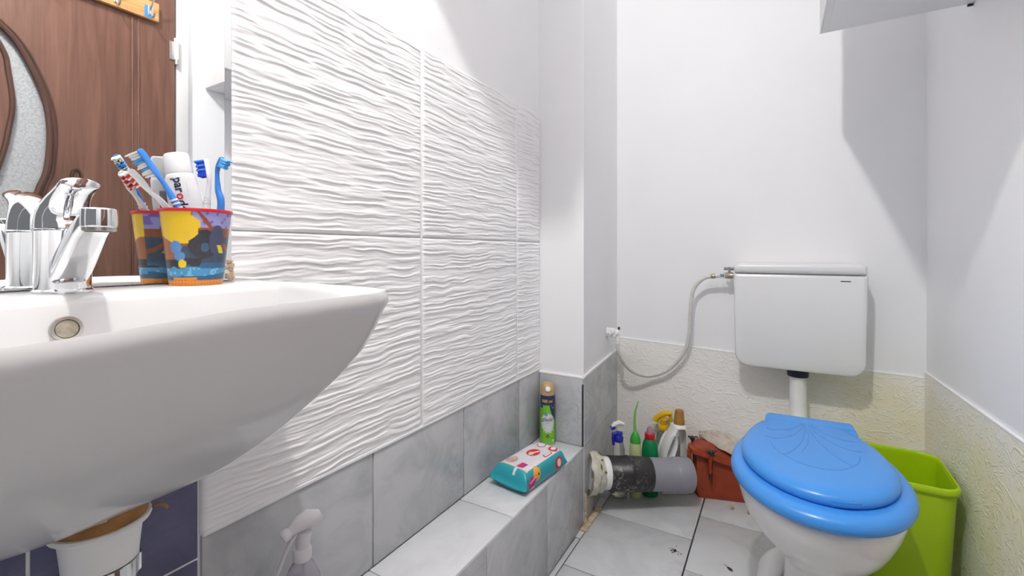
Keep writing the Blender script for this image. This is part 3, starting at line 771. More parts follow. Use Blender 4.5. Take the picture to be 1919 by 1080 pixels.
cn = link('can', me, 'print', af, 60); paint(cn, cols_)
MB().lathe([(.022, 0), (.0268, .0005), (RA, .004)], 40, cap1=False).build('base_seam', 'steel', af)
MB().lathe([(RA, .186), (.0268, .190), (.0262, .205), (.0245, .217), (.020, .226), (.012, .231), (.004, .232)], 40).build('cap', 'beige', af)
ca, sa = math.cos(pa + .05), math.sin(pa + .05)
MB().lathe([(.0095, -.002), (.0095, .0025), (.008, .0035)], 24, (.0250 * ca, .0250 * sa, .2105), (ca, sa, .55), sq=1.0).build('spray_button', 'white_pl', af)
def can_map(x, y, off=.0004):
    t = pa + x / RA; return ((RA + off) * math.cos(t), (RA + off) * math.sin(t), y)
decal('lettering', text_geo('300 ml', .0155, 0, .0003), lambda x, y: can_map(x - .002, y + .1655), 'text_y', af)
decal('lettering', text_geo('glade', .021, .35, .0), lambda x, y: can_map(x - .002, y + .098), 'text_n', af)
for k in range(5):
    a = 2 * PI * k / 5 + .3
    decal('petal', ell(.0045 * math.cos(a) - .006, .117 + .0045 * math.sin(a), .0035, .0022, 10, a), lambda x, y: can_map(x, y), 'flower', af)
decal('underline', ([(-.010, .088), (-.003, .0855), (.006, .0862), (.012, .090), (.006, .0852), (-.003, .0845)], [(0, 1, 5), (1, 2, 4, 5), (2, 3, 4)]), lambda x, y: can_map(x, y), 'text_n', af)
decal('fine_print', poly([(-.007, .0775), (.007, .0775), (.007, .0795), (-.007, .0795)]), lambda x, y: can_map(x, y), 'gray_pl', af)
decal('fine_print', poly([(.012, .148), (.027, .144), (.027, .1475), (.012, .1515)]), lambda x, y: can_map(x, y), 'text_y', af)
decal('fine_print', poly([(.017, .140), (.027, .137), (.027, .140), (.017, .143)]), lambda x, y: can_map(x, y), 'text_y', af)
decal('emblem', ell(.001, .036, .0065, .0065), lambda x, y: can_map(x, y, .0003), 'gold', af)
decal('emblem', ell(.001, .036, .0052, .0052), lambda x, y: can_map(x, y, .0005), 'text_n', af)
decal('emblem', ell(.001, .0355, .0022, .003), lambda x, y: can_map(x, y, .0007), 'text_y', af)
decal('leaf_print', ell(.017, .028, .004, .0015, 12, -.7), lambda x, y: can_map(x, y), 'green', af)
decal('leaf_print', ell(.022, .020, .004, .0045, 12), lambda x, y: can_map(x, y), 'paper_w', af)

WP = (-.685, 1.288, .2902)
wi = thing('wipes_pack', 'teal and white pack of wet wipes lying on the ledge', 'wipes', WP, math.radians(-7))
# body: pillow along local y; cross-section in x-z
na, nl = 72, 64
WL, WW, WH = .122, .066, .066       # half length, half width, height
vs, cols_ = [], []
teal = L(14, 164, 178); white = L(240, 236, 240); gold_ = L(232, 206, 120)
def sec(a):
    e = abs(a); k = 1 if e < .80 else max(.0, 1 - ((e - .80) / .17) ** 1.6)
    hgt = .0016 + (WH - .0016) * max(0, k) ** .75 if e < .97 else .0016
    wid = WW * (1.0 + .05 * max(0, (e - .8)) / .2); return hgt, wid
for j in range(nl + 1):
    a = -1 + 2 * j / nl; hgt, wid = sec(a); zc_ = WH * .40 if hgt < WH else WH * .5
    zmid = WH * .5 * (hgt / WH) + (1 - hgt / WH) * WH * .30
    for i in range(na):
        t = 2 * PI * i / na; c, s = math.cos(t), math.sin(t)
        ex = .38
        x = wid * math.copysign(abs(c) ** ex, c); z = zmid + hgt * .5 * math.copysign(abs(s) ** (.55), s)
        taper = 1 - .20 * max(0, (z - WH * .45) / WH)
        x *= taper
        wr_ = .0016 * (vnoise(np.array([a * 7 + 3.]), np.array([t * 3.]), 21)[0] - .5) * (1.4 if abs(a) > .7 else .7)
        x += wr_; z += (wr_ if s > -.5 else 0) + (.002 * math.sin(a * 9 + x * 40) if abs(a) > .9 else 0)
        z = max(z, .0003)
        vs.append((x, a * WL, z))
        # white top field
        top = s > .28 and -.74 < a < .86 and abs(x) < .0515
        bd_ = s > .28 and -.765 < a < .88 and abs(x) < .053
        cols_.append(white if top else (gold_ if bd_ and (a < -.7) else teal))
f = [(j * na + i, j * na + (i + 1) % na, (j + 1) * na + (i + 1) % na, (j + 1) * na + i) for j in range(nl) for i in range(na)]
f.append(tuple(range(na))[::-1]); f.append(tuple(nl * na + i for i in range(na)))
me = bpy.data.meshes.new('pack'); me.from_pydata(vs, [], f); me.update()
wpk = link('wrapper', me, 'print_foil', wi, 60); paint(wpk, cols_)
from mathutils.bvhtree import BVHTree
bvh = BVHTree.FromPolygons([Vector(v) for v in vs], f)
def top_map(x, y, off=.0008):
    h = bvh.ray_cast(Vector((x, y, .2)), Vector((0, 0, -1)))
    return (x, y, (h[0].z if h[0] else WH) + off)
def side_map(y, z, off=.0008):
    h = bvh.ray_cast(Vector((.2, y, z)), Vector((-1, 0, 0)))
    return ((h[0].x if h[0] else WW) + off, y, z)
def dense(geo, n=3):
    v, f_ = geo; me_ = bpy.data.meshes.new('d'); me_.from_pydata([(a, b, 0) for a, b in v], [], f_); bm = bmesh.new(); bm.from_mesh(me_)
    bmesh.ops.triangulate(bm, faces=bm.faces[:])
    bmesh.ops.subdivide_edges(bm, edges=bm.edges[:], cuts=n, use_grid_fill=True); bm.verts.index_update()
    r = ([(q.co.x, q.co.y) for q in bm.verts], [[q.index for q in p.verts] for p in bm.faces]); bm.free(); bpy.data.meshes.remove(me_); return r
decal('logo', dense(ell(-.002, .022, .021, .026)), top_map, 'logo_red', wi)
decal('logo_figure', dense(poly([(-.003, -.004), (.006, .005), (.004, .018), (.013, .038), (.006, .042), (-.004, .022), (-.014, .018), (-.011, .008)]), 1), lambda x, y: top_map(x, y, .0012), 'paper_w', wi)
decal('logo_figure', dense(ell(-.010, .012, .005, .004, 12)), lambda x, y: top_map(x, y, .0014), 'logo_or', wi)
decal('photo_print', dense(ell(-.028, -.058, .018, .022, 20)), top_map, 'flesh', wi)
decal('badge', dense(poly([(.010, -.088), (.032, -.084), (.034, -.058), (.012, -.056)])), top_map, 'magenta', wi)
decal('badge', dense(poly([(-.050, .082), (-.038, .082), (-.038, .098), (-.050, .098)])), top_map, 'magenta', wi)
decal('badge', dense(poly([(-.048, .085), (-.040, .085), (-.040, .095), (-.048, .095)])), lambda x, y: top_map(x, y, .0012), 'paper_w', wi)
for r_, m_, o_ in ((.016, 'magenta', .0008), (.0135, 'paper_w', .0012)):
    decal('badge', dense(ell(-.012, .085, r_, r_ * .95)), lambda x, y, o_=o_: top_map(x, y, o_), m_, wi)
decal('badge', dense(ell(.034, .084, .015, .017)), top_map, 'logo_red', wi)
decal('badge', dense(ell(.034, .086, .008, .011)), lambda x, y: top_map(x, y, .0012), 'paper_w', wi)
decal('badge', dense(poly([(.034, .022), (.046, .020), (.047, .060), (.038, .062)])), top_map, 'logo_red', wi)
decal('badge', dense(poly([(.036, .026), (.044, .024), (.045, .056), (.039, .058)])), lambda x, y: top_map(x, y, .0012), 'paper_w', wi)
decal('badge', dense(ell(.070, .034, .021, .018)), side_map, 'logo_red', wi)
decal('badge', dense(ell(.072, .034, .011, .012)), lambda y, z: side_map(y, z, .0012), 'paper_w', wi)
decal('badge', dense(ell(-.052, .044, .020, .017, 24, .7)), side_map, 'logo_or', wi)
decal('badge', dense(ell(-.045, .042, .004, .004, 10)), lambda y, z: side_map(y, z, .0012), 'text_n', wi)
decal('badge', dense(ell(-.078, .034, .023, .012, 24, .25)), side_map, 'magenta', wi)
decal('badge', dense(ell(-.084, .020, .016, .009, 24, .2)), side_map, 'magenta', wi)
decal('lettering', text_geo('Sensitive', .0095, .1, .0001), lambda x, y: side_map(x * .97 - y * .25 - .078, y * .97 + x * .25 + .036, .0014), 'paper_w', wi)
decal('badge', dense(ell(-.082, .0105, .017, .0095)), lambda y, z: side_map(y, z, .0012), 'magenta', wi)
decal('badge', dense(ell(-.082, .0105, .0145, .008)), lambda y, z: side_map(y, z, .0016), 'paper_w', wi)
decal('lettering', text_geo('72', .0135, 0, .0003), lambda x, y: side_map(x - .082, y + .0105, .002), 'text_n', wi)
decal('white_flash', dense(poly([(.012, -.110), (.020, -.110), (.024, -.092), (.014, -.092)])), lambda x, y: top_map(x, y, .001), 'paper_w', wi)

# ------------------------------------------------------------------ drain pipe through the pillar, trap box
p0 = Vector((-.625, 1.656, .160)); p1 = Vector((-.303, 1.906, .124)); pd = (p1 - p0).normalized(); PL = (p1 - p0).length
dp = thing('drain_pipe', 'large horizontal drain pipe with black rubber sleeve out of the tiled pillar', 'pipe', tuple(p0))
R = .0615
MB().lathe([(R * .96, 0), (R * .96, .11)], 48, axis=tuple(pd)).build('white_section', 'white_pl', dp)
MB().lathe([(R, .076), (R * 1.035, .079), (R * 1.035, .148), (R * 1.075, .151), (R * 1.075, .160), (R * 1.03, .163), (R * 1.03, .170), (R * 1.045, .176), (R * 1.03, .225), (R * 1.03, .243), (R, .245)], 48, axis=tuple(pd)).build('rubber_sleeve', 'rubber', dp)
MB().lathe([(R * .99, .240), (R * .99, .345), (R * 1.03, .349), (R * 1.06, .352), (R * 1.06, PL), (R * .9, PL)], 48, axis=tuple(pd)).build('grey_section', 'gray_pl', dp)
q = Vector((0, 0, 1)).rotation_difference(pd)
rr = []
for h, rad in ((-.01, 1.34), (.006, 1.32), (.014, 1.26), (.022, 1.19), (.030, 1.13), (.038, 1.10), (.046, 1.05), (.052, .99)):
    row = []
    for k in range(60):
        t = 2 * PI * k / 60; nz_ = vnoise(np.array([t * 3.2 + 4]), np.array([h * 130.]), 41)[0] - .5; n2_ = vnoise(np.array([t * 9 + 4]), np.array([h * 300.]), 42)[0] - .5
        r_ = R * (rad + (.16 * nz_ + .07 * n2_) * (1 if h < .045 else .2))
        c_ = q @ Vector((r_ * math.cos(t), r_ * math.sin(t), h + .012 * nz_)); c_.x = max(c_.x, .003 - .14 * c_.y * .7); c_.z = max(c_.z, -.150)
        row.append(c_)
    rr.append(row)
MB().loft(rr).build('sealant_collar', 'foamy', dp, sharp=70)
ms = MB()
for k in range(26):
    t = rnd.uniform(1.6, 5.0); h = rnd.choice((.030, .038, .046)); d_ = rnd.uniform(.05, .16)
    ms.tube([q @ Vector((R * 1.12 * math.cos(t + d_ * e), R * 1.12 * math.sin(t + d_ * e), h)) for e in (-1, 0, 1)], [.001, .0050, .001], 6)
mo_ = ms.build('sealant_stain', 'moss', dp); mo_['kind'] = 'stuff'
# mortar in the corner of pillar, ledge and floor
mt = MB()
for k in range(110):
    u = rnd.random(); y = 1.545 + .165 * u
    mt.ball((-.604 + rnd.uniform(-.006, .008), y, .002 + .003 * rnd.random()), (rnd.uniform(.006, .011), rnd.uniform(.006, .012), rnd.uniform(.004, .009)), 7)
for k in range(40):
    mt.ball((-.611 + rnd.uniform(0, .003), 1.585 + rnd.uniform(-.004, .006), rnd.uniform(0, .11)), (.004, .006, rnd.uniform(.006, .014)), 6)
mo2 = mt.build('mortar_strip', 'mortar', wp, sharp=60); mo2['kind'] = 'stuff'

tb = thing('trap_box', 'terracotta inspection trap box beside the blue seated toilet', 'trap box')
fpts = np.array([(-.306, 2.030), (-.284, 1.992), (-.085, 2.050), (-.058, 2.080), (-.058, 2.108), (-.290, 2.108)])
fc = fpts.mean(0)
def lidz(x, y): return .180 - .25 * (x + .216) - .05 * (y - 1.99)
def fb_(k, z=None, dz=0.0):
    return [(fc[0] + (x - fc[0]) * k, min(2.111, fc[1] + (y - fc[1]) * k), z if z is not None else lidz(x, y) + dz) for x, y in fpts]
MB().loft([fb_(.93, 0), fb_(.93, .012), fb_(.97, .016), fb_(.985, .03), fb_(1.0, None, -.030), fb_(1.05, None, -.028), fb_(1.05, None, -.014), fb_(1.0, None, -.013)]).build('body', 'terra', tb, sharp=30)
lp = np.array([(-.322, 1.996), (-.294, 1.960), (-.075, 2.030), (-.046, 2.07), (-.046, 2.112), (-.300, 2.112)])
lcn = lp.mean(0)
def lr(k, dz): return [(lcn[0] + (x - lcn[0]) * k, min(2.112, lcn[1] + (y - lcn[1]) * k), lidz(x, y) + dz) for x, y in lp]
MB().loft([lr(.97, -.013), lr(1.0, -.011), lr(1.0, .002), lr(.975, .005), lr(.88, .005), lr(.86, .009), lr(.5, .009)]).build('lid', 'terra', tb, sharp=30)
MB().tube([(-.300, 1.990, .10), (-.309, 1.982, .15), (-.312, 1.984, .195)], .008, 8).build('side_lug', 'terra', tb)
MB().tube([(-.232, 1.990, .115), (-.232, 1.985, .150), (-.228, 1.978, .188)], [(.012, .008)] * 3, 8).build('clamp_bracket', 'terra', tb)
MB().tube([(-.232, 1.991, .092), (-.232, 1.989, .113)], [(.013, .006)] * 2, 8).build('clamp_slot', 'dust', tb)
MB().tube([(-.222, 2.000, .02), (-.222, 1.998, .155)], .004, 6).build('seam_rib', 'terra', tb)
def wing(x, y, z, a):
    wm = MB().lathe([(.005, -.024), (.005, 0), (.010, .003), (.011, .012), (.007, .016)], 14)
    for s in (-1, 1): wm.tube([(0, 0, .008), (s * .012, 0, .013), (s * .022, 0, .015)], [.006, .0075, .004], 8, flat=.6)
    wm.tf(Matrix.Translation((x, y, z)) @ Matrix.Rotation(a, 4, 'Z')); wm.build('wing_nut', 'wing', tb)
wing(-.226, 1.976, .196, .5); wing(-.308, 2.040, .214, .3)
# rag over the back of the lid, bunched up against the wall
g = 44; vs = []
for j in range(g + 1):
    for i in range(g + 1):
        u, v_ = i / g, j / g; x = -.290 + .230 * u
        yf = 2.098 - .085 * u ** .8 + .006 * math.sin(13 * u) + .003 * math.sin(31 * u)
        y = yf + (2.104 - yf) * v_
        nn = vnoise(np.array([u * 8]), np.array([v_ * 5]), 31)[0]; n2 = vnoise(np.array([u * 22]), np.array([v_ * 14]), 32)[0]
        hump = math.sin(PI * min(1, u * 1.05 + .02)) ** .6
        z = lidz(x, y) + .019 + (.052 * hump * v_ ** .9) + (.012 * nn + .005 * n2) * (.3 + .7 * v_)
        vs.append((x, y, z))
idx = lambda i, j: j * (g + 1) + i
f = [(idx(i, j), idx(i + 1, j), idx(i + 1, j + 1), idx(i, j + 1)) for j in range(g) for i in range(g)]
me = bpy.data.meshes.new('rag'); me.from_pydata(vs, [], f); me.update()
rg_ = link('rag', me, 'rag', None); sol = rg_.modifiers.new('s', 'SOLIDIFY'); sol.thickness = .007; sol.offset = -1
tag(rg_, 'dusty grey cleaning rag draped over the terracotta trap box', 'rag')

# ------------------------------------------------------------------ bottles in the corner
b1 = thing('trigger_bottle', 'clear spray bottle with royal blue trigger in the corner by the pillar', 'bottle', (-.566, 1.850, 0))
MB().lathe([(.024, 0), (.032, .003), (.0355, .012), (.0345, .06), (.026, .10), (.0235, .14), (.0235, .19), (.018, .215), (.013, .235)], 32).build('bottle', 'clear', b1)
MB().lathe([(.022, .004), (.031, .007), (.0330, .014), (.0325, .052), (.020, .054)], 32).build('contents', 'liquid', b1)
MB().lathe([(.016, .222), (.018, .226), (.018, .242), (.013, .250)], 24).box(-.012, .014, -.012, .012, .246, .262, .003).build('collar', 'blue_trig', b1)
dv1 = Vector((-.8, -.6, 0)).normalized()
def q1(a, z): return (dv1.x * a, dv1.y * a, z)
MB().tube([q1(.006, .258), q1(.022, .255), q1(.024, .235), q1(.023, .210)], [.007, .0085, .007, .0055], 10).build('trigger', 'blue_trig', b1)
MB().tube([q1(-.022, .292), q1(0, .300), q1(.018, .294), q1(.028, .284)], [.006, .010, .010, .008], 12).build('spray_head', 'white_pl', b1)
MB().tube([q1(.018, .286), q1(.034, .278)], [.010, .010], 10).build('nozzle', 'blue_trig', b1)

b2 = thing('cleaner_bottle', 'pale green bottle with a long curved green spout beside the dark green bottle', 'bottle', (-.5035, 1.872, 0))
MB().lathe([(.022, 0), (.0235, .002), (.025, .010), (.025, .14), (.024, .185), (.021, .222), (.016, .232)], 32, sq=.85).build('bottle', 'pale_green', b2)
MB().lathe([(.0215, .224), (.022, .229), (.019, .245), (.012, .262), (.006, .268)], 28, sq=.9).build('cap', 'leaf', b2)
MB().tube(spline([(0, 0, .26), (-.003, 0, .30), (-.001, 0, .345), (.006, 0, .375), (.014, 0, .398)], 14), [.0085] + [.0082 - .0004 * k for k in range(13)] + [.0012], 12, flat=.7).build('spout', 'spike', b2)

b3 = thing('detergent_bottle', 'dark green bottle with red cap in the corner row', 'bottle', (-.4560, 1.921, 0))
b3.scale = (.89, .89, .93)
MB().lathe([(.028, 0), (.036, .003), (.0375, .012), (.037, .16), (.0375, .19), (.034, .225), (.025, .246), (.021, .252)], 36).build('bottle', 'green', b3)
MB().lathe([(.0225, .250), (.0235, .253), (.0235, .272), (.021, .275)], 30).build('cap', 'redcap', b3)
MB().lathe([(.016, .275), (.0145, .288), (.010, .300), (.004, .304)], 24).build('clear_nozzle', 'pinkcap', b3)

b4 = thing('yellow_spray_bottle', 'clear spray bottle with yellow trigger head behind the white jug', 'bottle', (-.432, 2.062, 0))
b4.scale = (1.12, 1.12, .82)
MB().lathe([(.022, 0), (.029, .003), (.031, .012), (.031, .20), (.024, .25), (.013, .275), (.012, .285)], 28).build('bottle', 'clear', b4)
MB().lathe([(.018, .278), (.0185, .282), (.0185, .302), (.016, .305)], 26).build('collar', 'yellow', b4)
yh = MB()
yh.tube([(.0, 0, .300), (.002, 0, .318), (.004, 0, .335)], [(.017, .012), (.019, .013), (.020, .013)], 14)
yh.tube(spline([(-.030, -.004, .318), (-.018, -.002, .342), (.004, 0, .362), (.024, 0, .368), (.030, 0, .360)], 14), [(.013, .012)] * 6 + [(.014, .013)] * 6 + [(.012, .010), (.010, .008), (.006, .005)], 14)
yh.build('spray_head', 'yellow', b4)
MB().tube([(.027, 0, .355), (.030, 0, .330), (.026, 0, .312)], [.007, .006, .004], 10).build('trigger', 'yellow', b4)

b5 = thing('detergent_jug', 'white detergent jug with handle and brown cap beside the trap box', 'jug', (-.375, 1.991, 0), math.radians(33))
b5.scale = (.82, .80, .913)
bm = bmesh.new()
# jug body with a real handle hole: outline front face minus loop
outer = [(-.072, 0), (-.075, .02), (-.073, .08), (-.068, .15), (-.058, .20), (-.036, .25), (-.012, .292), (.002, .312), (.045, .312), (.058, .300), (.064, .27), (.066, .15), (.066, .02), (.062, 0)]
outer = [p for p in spline(outer, 60)]
hole = [(-.030 + .020 * math.cos(t) + .018 * math.sin(t), .205 + .055 * math.sin(t)) for t in (2 * PI * k / 28 for k in range(28))]
D5 = .040
def face_ring(pts, y): return [bm.verts.new((x, y, z)) for x, z in pts]
def inset(pts, d, sign=1):
    n = len(pts); out = []
    for i in range(n):
        a, b = np.array(pts[i - 1]), np.array(pts[(i + 1) % n]); t = b - a; t = t / (np.linalg.norm(t) + 1e-9); nr2 = np.array([-t[1], t[0]])
        out.append(tuple(np.array(pts[i]) + nr2 * d * sign))
    return out
area = sum(outer[i - 1][0] * outer[i][1] - outer[i][0] * outer[i - 1][1] for i in range(len(outer)))
sg = 1 if area > 0 else -1
lay = [(.014, -D5), (.004, -D5 * .88), (0, -D5 * .6), (0, D5 * .6), (.004, D5 * .88), (.014, D5)]
OR = [face_ring(inset(outer, d, sg), y) for d, y in lay]
HR = [face_ring(inset(hole, -d * .8, 1), y) for d, y in lay]
for Rr in (OR, HR):
    for a, b in zip(Rr[:-1], Rr[1:]):
        n = len(a)
        for i in range(n): bm.faces.new((a[i], a[(i + 1) % n], b[(i + 1) % n], b[i]))
for e_ in (0, -1):
    es = []
    for ringv in (OR[e_], HR[e_]):
        n = len(ringv)
        for i in range(n):
            ed = bm.edges.get((ringv[i], ringv[(i + 1) % n])); es.append(ed)
    bmesh.ops.triangle_fill(bm, use_beauty=True, use_dissolve=False, edges=es)
jm = MB(); jm.bm(bm); jm.build('jug', 'white_pl', b5, sharp=50)
MB().lathe([(.026, .310), (.027, .314), (.027, .330), (.0255, .333), (.0215, .372), (.019, .377)], 30, (.030, 0, 0)).build('cap', 'gold', b5)

# ------------------------------------------------------------------ cistern, flush pipe, valve, hose
yt = 1.878
tk = thing('toilet_cistern', 'white plastic toilet cistern hung on the back wall', 'cistern')
def rrect(x0, x1, z0, z1, rb, rt, n=8, skew=0):
    out = []
    for cx, cz, r, a0 in ((x1 - rb, z0 + rb, rb, -PI / 2), (x1 - rt, z1 - rt, rt, 0), (x0 + rt, z1 - rt, rt, PI / 2), (x0 + rb, z0 + rb, rb, PI)):
        for k in range(n + 1):
            a = a0 + PI / 2 * k / n; out.append((cx + r * math.cos(a), cz + r * math.sin(a)))
    return [(x + (skew * (z - z0) if x < (x0 + x1) / 2 else -skew * (z - z0)), z) for x, z in out]
def extr(pts, prof_):    # prof: (inset, y)
    cx = sum(p[0] for p in pts) / len(pts); cz = sum(p[1] for p in pts) / len(pts)
    xs = [p[0] for p in pts]; zs = [p[1] for p in pts]; hx = (max(xs) - min(xs)) / 2; hz = (max(zs) - min(zs)) / 2
    mx, mz = (max(xs) + min(xs)) / 2, (max(zs) + min(zs)) / 2
    return [[(mx + (x - mx) * (hx - d) / hx, y, mz + (z - mz) * (hz - d) / hz) for x, z in pts] for d, y in prof_]
body_o = rrect(-.134, .256, .588, .930, .045, .004, skew=-.018)
MB().loft(extr(body_o, [(.010, 2.027), (0, 2.01), (0, yt + .014), (.004, yt + .004), (.012, yt)])).build('tank_body', 'tank', tk, sharp=30)
lid_o = rrect(-.138, .260, .9315, .968, .006, .016)
MB().loft(extr(lid_o, [(.0, 2.027), (0, yt + .012), (.002, yt + .004), (.008, yt - .001), (.014, yt - .002)])).build('tank_lid', 'tank', tk, sharp=50)
for xa, xb in ((.011, .023), (.081, .069)):
    MB().tube([(xa, yt + .003, .9612), (xb, yt - .001, .9545)], [.0012, .0005], 6).build('lid_slot', 'dust', tk)
MB().box(.186, .214, yt - .001, yt + .003, .9085, .9115).build('badge', 'dust', tk, smooth=False)
MB().lathe([(.033, 0), (.034, .004), (.034, .026), (.030, .034)], 30, (.0665, 1.95, .558)).build('outlet_nut', 'navy', tk)

fp = thing('flush_pipe', 'short white flush pipe between cistern and toilet', 'pipe')
MB().tube(spline([(.0665, 1.95, .560), (.0668, 1.95, .50), (.068, 1.945, .43), (.070, 1.925, .375), (.072, 1.88, .345), (.074, 1.80, .335), (.075, 1.70, .335)], 24), .0268, 24).build('pipe', 'white_pl', fp)

sv = thing('shutoff_valve', 'small brass shutoff valve with clear knob at the cistern side', 'valve', (-.142, 1.955, .917))
MB().lathe([(.010, -.002), (.010, .004), (.0125, .006), (.0125, .030), (.010, .033)], 20, (0, 0, 0), (-1, 0, 0)).build('body', 'brass', sv)
MB().lathe([(.005, .010), (.005, .020), (.009, .022), (.009, .024)], 14, (-.018, 0, 0)).build('stem', 'steel', sv)
kb = MB()
for a in (0, PI / 2, PI, 3 * PI / 2): kb.tube([(-.018, 0, .026), (-.018 + .018 * math.cos(a), .018 * math.sin(a), .027)], [.005, .0065], 10)
kb.build('knob', 'clear', sv).data.materials[0] = M['gray_pl']

av = thing('angle_valve', 'white painted angle valve on the pillar side with the hose', 'valve', (-.617, 1.845, .672))
MB().lathe([(.020, .0), (.022, .006), (.017, .012), (.012, .014), (.012, .032), (.0145, .034), (.0145, .05)], 20, (0, 0, 0), (1, .25, 0)).build('body', 'white_pl', av)
lm = MB()
for k in range(26): lm.ball((rnd.uniform(.006, .036), rnd.uniform(-.014, .020), rnd.uniform(-.014, .014)), tuple(rnd.uniform(.006, .012) for _ in range(3)), 7)
lm_o = lm.build('paint_lumps', 'plaster', av, sharp=70); lm_o['kind'] = 'stuff'
MB().lathe([(.009, 0), (.009, -.045)], 16, (.044, .012, 0)).lathe([(.0105, -.02), (.0105, -.034)], 8, (.044, .012, 0)).build('outlet', 'white_pl', av)
MB().box(.045, .052, .008, .020, .012, .024, .001).build('valve_slot', 'dust', av)

hs = thing('supply_hose', 'white flexible supply hose looping from pillar valve to cistern', 'hose')
hp_ = [(-.5735, 1.857, .630), (-.5725, 1.86, .600), (-.562, 1.88, .556), (-.532, 1.925, .503), (-.480, 1.975, .478), (-.400, 1.985, .509), (-.334, 1.980, .588), (-.311, 1.975, .664), (-.305, 1.970, .764), (-.294, 1.965, .852), (-.258, 1.958, .900), (-.222, 1.956, .913), (-.190, 1.955, .916)]
MB().tube(spline(hp_, 110), .0082, 14).build('hose', 'hose', hs)
MB().lathe([(.0085, 0), (.0105, .003), (.0105, .014), (.0085, .017)], 12, (-.226, 1.956, .9125), (1, 0, .08)).build('crimp', 'brass', hs)
MB().lathe([(.009, 0), (.011, .002), (.011, .014), (.009, .016)], 6, (-.193, 1.955, .9165), (1, 0, 0)).build('nut', 'chrome', hs)

KB = 1.0443
for o_ in (tk, fp, sv, av, hs):
    l = o_.location; o_.location = (l.x * KB, l.y * KB, 1.01 + (l.z - 1.01) * KB); o_.scale = (KB, KB, KB)

# ------------------------------------------------------------------ toilet
tl = thing('toilet', 'white floor standing toilet with bright blue seat and lid', 'toilet')
def egg(cx, cy, wd, lf, lb, rot=0, n=96, back=None, k=1.0, pw=2.0):
    out = []
    for i in range(n):
        t = 2 * PI * i / n; c, s = math.cos(t), math.sin(t)
        x = wd * math.copysign(abs(c) ** (2 / pw), c); y = (lf if s < 0 else lb) * math.copysign(abs(s) ** (2 / pw), s)
        if back is not None and y > back: y = back
        out.append((cx + x * math.cos(rot) - y * math.sin(rot), cy + x * math.sin(rot) + y * math.cos(rot)))
    return out
def er(z, wd, lf, lb, cy=1.395, cx=.086, back=None): return [(x, y, z) for x, y in egg(cx, cy, wd, lf, lb, 0, 96, back)]
bowl = MB()
bowl.loft([er(.425, .174, .240, .30, back=.262), er(.418, .180, .246, .31, back=.268), er(.400, .178, .243, .31, back=.268), er(.370, .170, .232, .31, back=.268), er(.335, .156, .212, .31, back=.268), er(.300, .140, .184, .30, 1.405, .090, .262), er(.265, .119, .150, .29, 1.415, .094, .255), er(.235, .098, .118, .28, 1.425, .096, .25),
           er(.212, .084, .096, .27, 1.432, .097, .24), er(.19, .079, .088, .265, 1.435, .097, .235), er(.14, .079, .088, .265, 1.437, .097, .235), er(.06, .086, .096, .27, 1.44, .097, .24), er(.02, .098, .110, .28, 1.44, .097, .25), er(.0, .100, .112, .28, 1.44, .097, .25)])
bowl.build('bowl', 'toilet_ceramic', tl, sharp=60)
ft = MB()
ft.tube(spline([(-.030, 1.48, .0), (-.022, 1.50, .05), (-.014, 1.53, .085), (.010, 1.56, .10), (.04, 1.58, .10)], 12), [.030] * 6 + [.032] * 7, 16)
ft.build('foot_flange', 'toilet_ceramic', tl)
gl = MB()
for k in range(16): gl.ball((-.012 + rnd.gauss(0, .006), 1.478 + rnd.gauss(0, .01), .03 + rnd.gauss(0, .012)), (.003, .003, .006), 6)
go = gl.build('dirt_marks', 'rust', tl); go['kind'] = 'stuff'
# seat: full rounded ring body
def sr(z, k): return [(x, y, z) for x, y in egg(.086, 1.395, .195 + k, .262 + k, .33 + k, 0, 96, .265 + k * .3)]
seat = MB().loft([sr(.4265, -.010), sr(.430, -.003), sr(.438, .0), sr(.447, -.001), sr(.455, -.006), sr(.460, -.014), sr(.462, -.024), sr(.4625, -.045)])
seat.build('seat', 'blue_seat', tl, sharp=50)
ROT = .045
def lidr(z, k, bk=.255): return [(x, y, z) for x, y in egg(.084, 1.40, .167 + k, .222 + k, .30 + k, ROT, 96, bk)]
lid = MB().loft([lidr(.463, -.008), lidr(.4645, -.003), lidr(.470, .0), lidr(.479, -.001), lidr(.486, -.006), lidr(.4905, -.015), lidr(.493, -.028), lidr(.4945, -.05), lidr(.495, -.09)])
lid.build('lid', 'blue_seat', tl, sharp=50)
hb = MB()
a_ = Vector((-.018, 1.632, .482)); b_ = Vector((.186, 1.645, .482))
hr = []
for wy, z in ((.010, .455), (.034, .458), (.036, .470), (.030, .486), (.020, .494), (.004, .497)):
    hr.append([(a_.x - wy * .4, a_.y + .030, z), (a_.x - wy * .5, a_.y - wy, z), (b_.x + wy * .5, b_.y - wy, z), (b_.x + wy * .4, b_.y + .030, z)])
hb.loft(hr); hb.build('hinge_block', 'blue_seat', tl, sharp=50)
# engraved shell: thin raised lines over the lid
def L3(pts, r=.0007):
    P_ = []
    for u, v_ in spline(pts, 24):
        c, s = math.cos(ROT), math.sin(ROT); P_.append((.084 + u * c - v_ * s, 1.40 + u * s + v_ * c, .4952))
    return MB().tube(P_, r, 6, flat=.5).build('shell_line', 'seat_line', tl)
for sg_ in (-1, 1):
    L3([(sg_ * .006, .21), (sg_ * .008, .14), (sg_ * .022, .06), (sg_ * .050, -.02), (sg_ * .074, -.05), (sg_ * .092, -.01), (sg_ * .098, .02)])
    L3([(sg_ * .011, .21), (sg_ * .016, .16), (sg_ * .040, .10), (sg_ * .078, .055), (sg_ * .110, .055)])
    L3([(sg_ * .015, .21), (sg_ * .022, .18), (sg_ * .050, .14), (sg_ * .085, .12), (sg_ * .104, .125)])
L3([(-.074, -.05), (-.045, -.085), (0, -.10), (.045, -.085), (.074, -.05)])
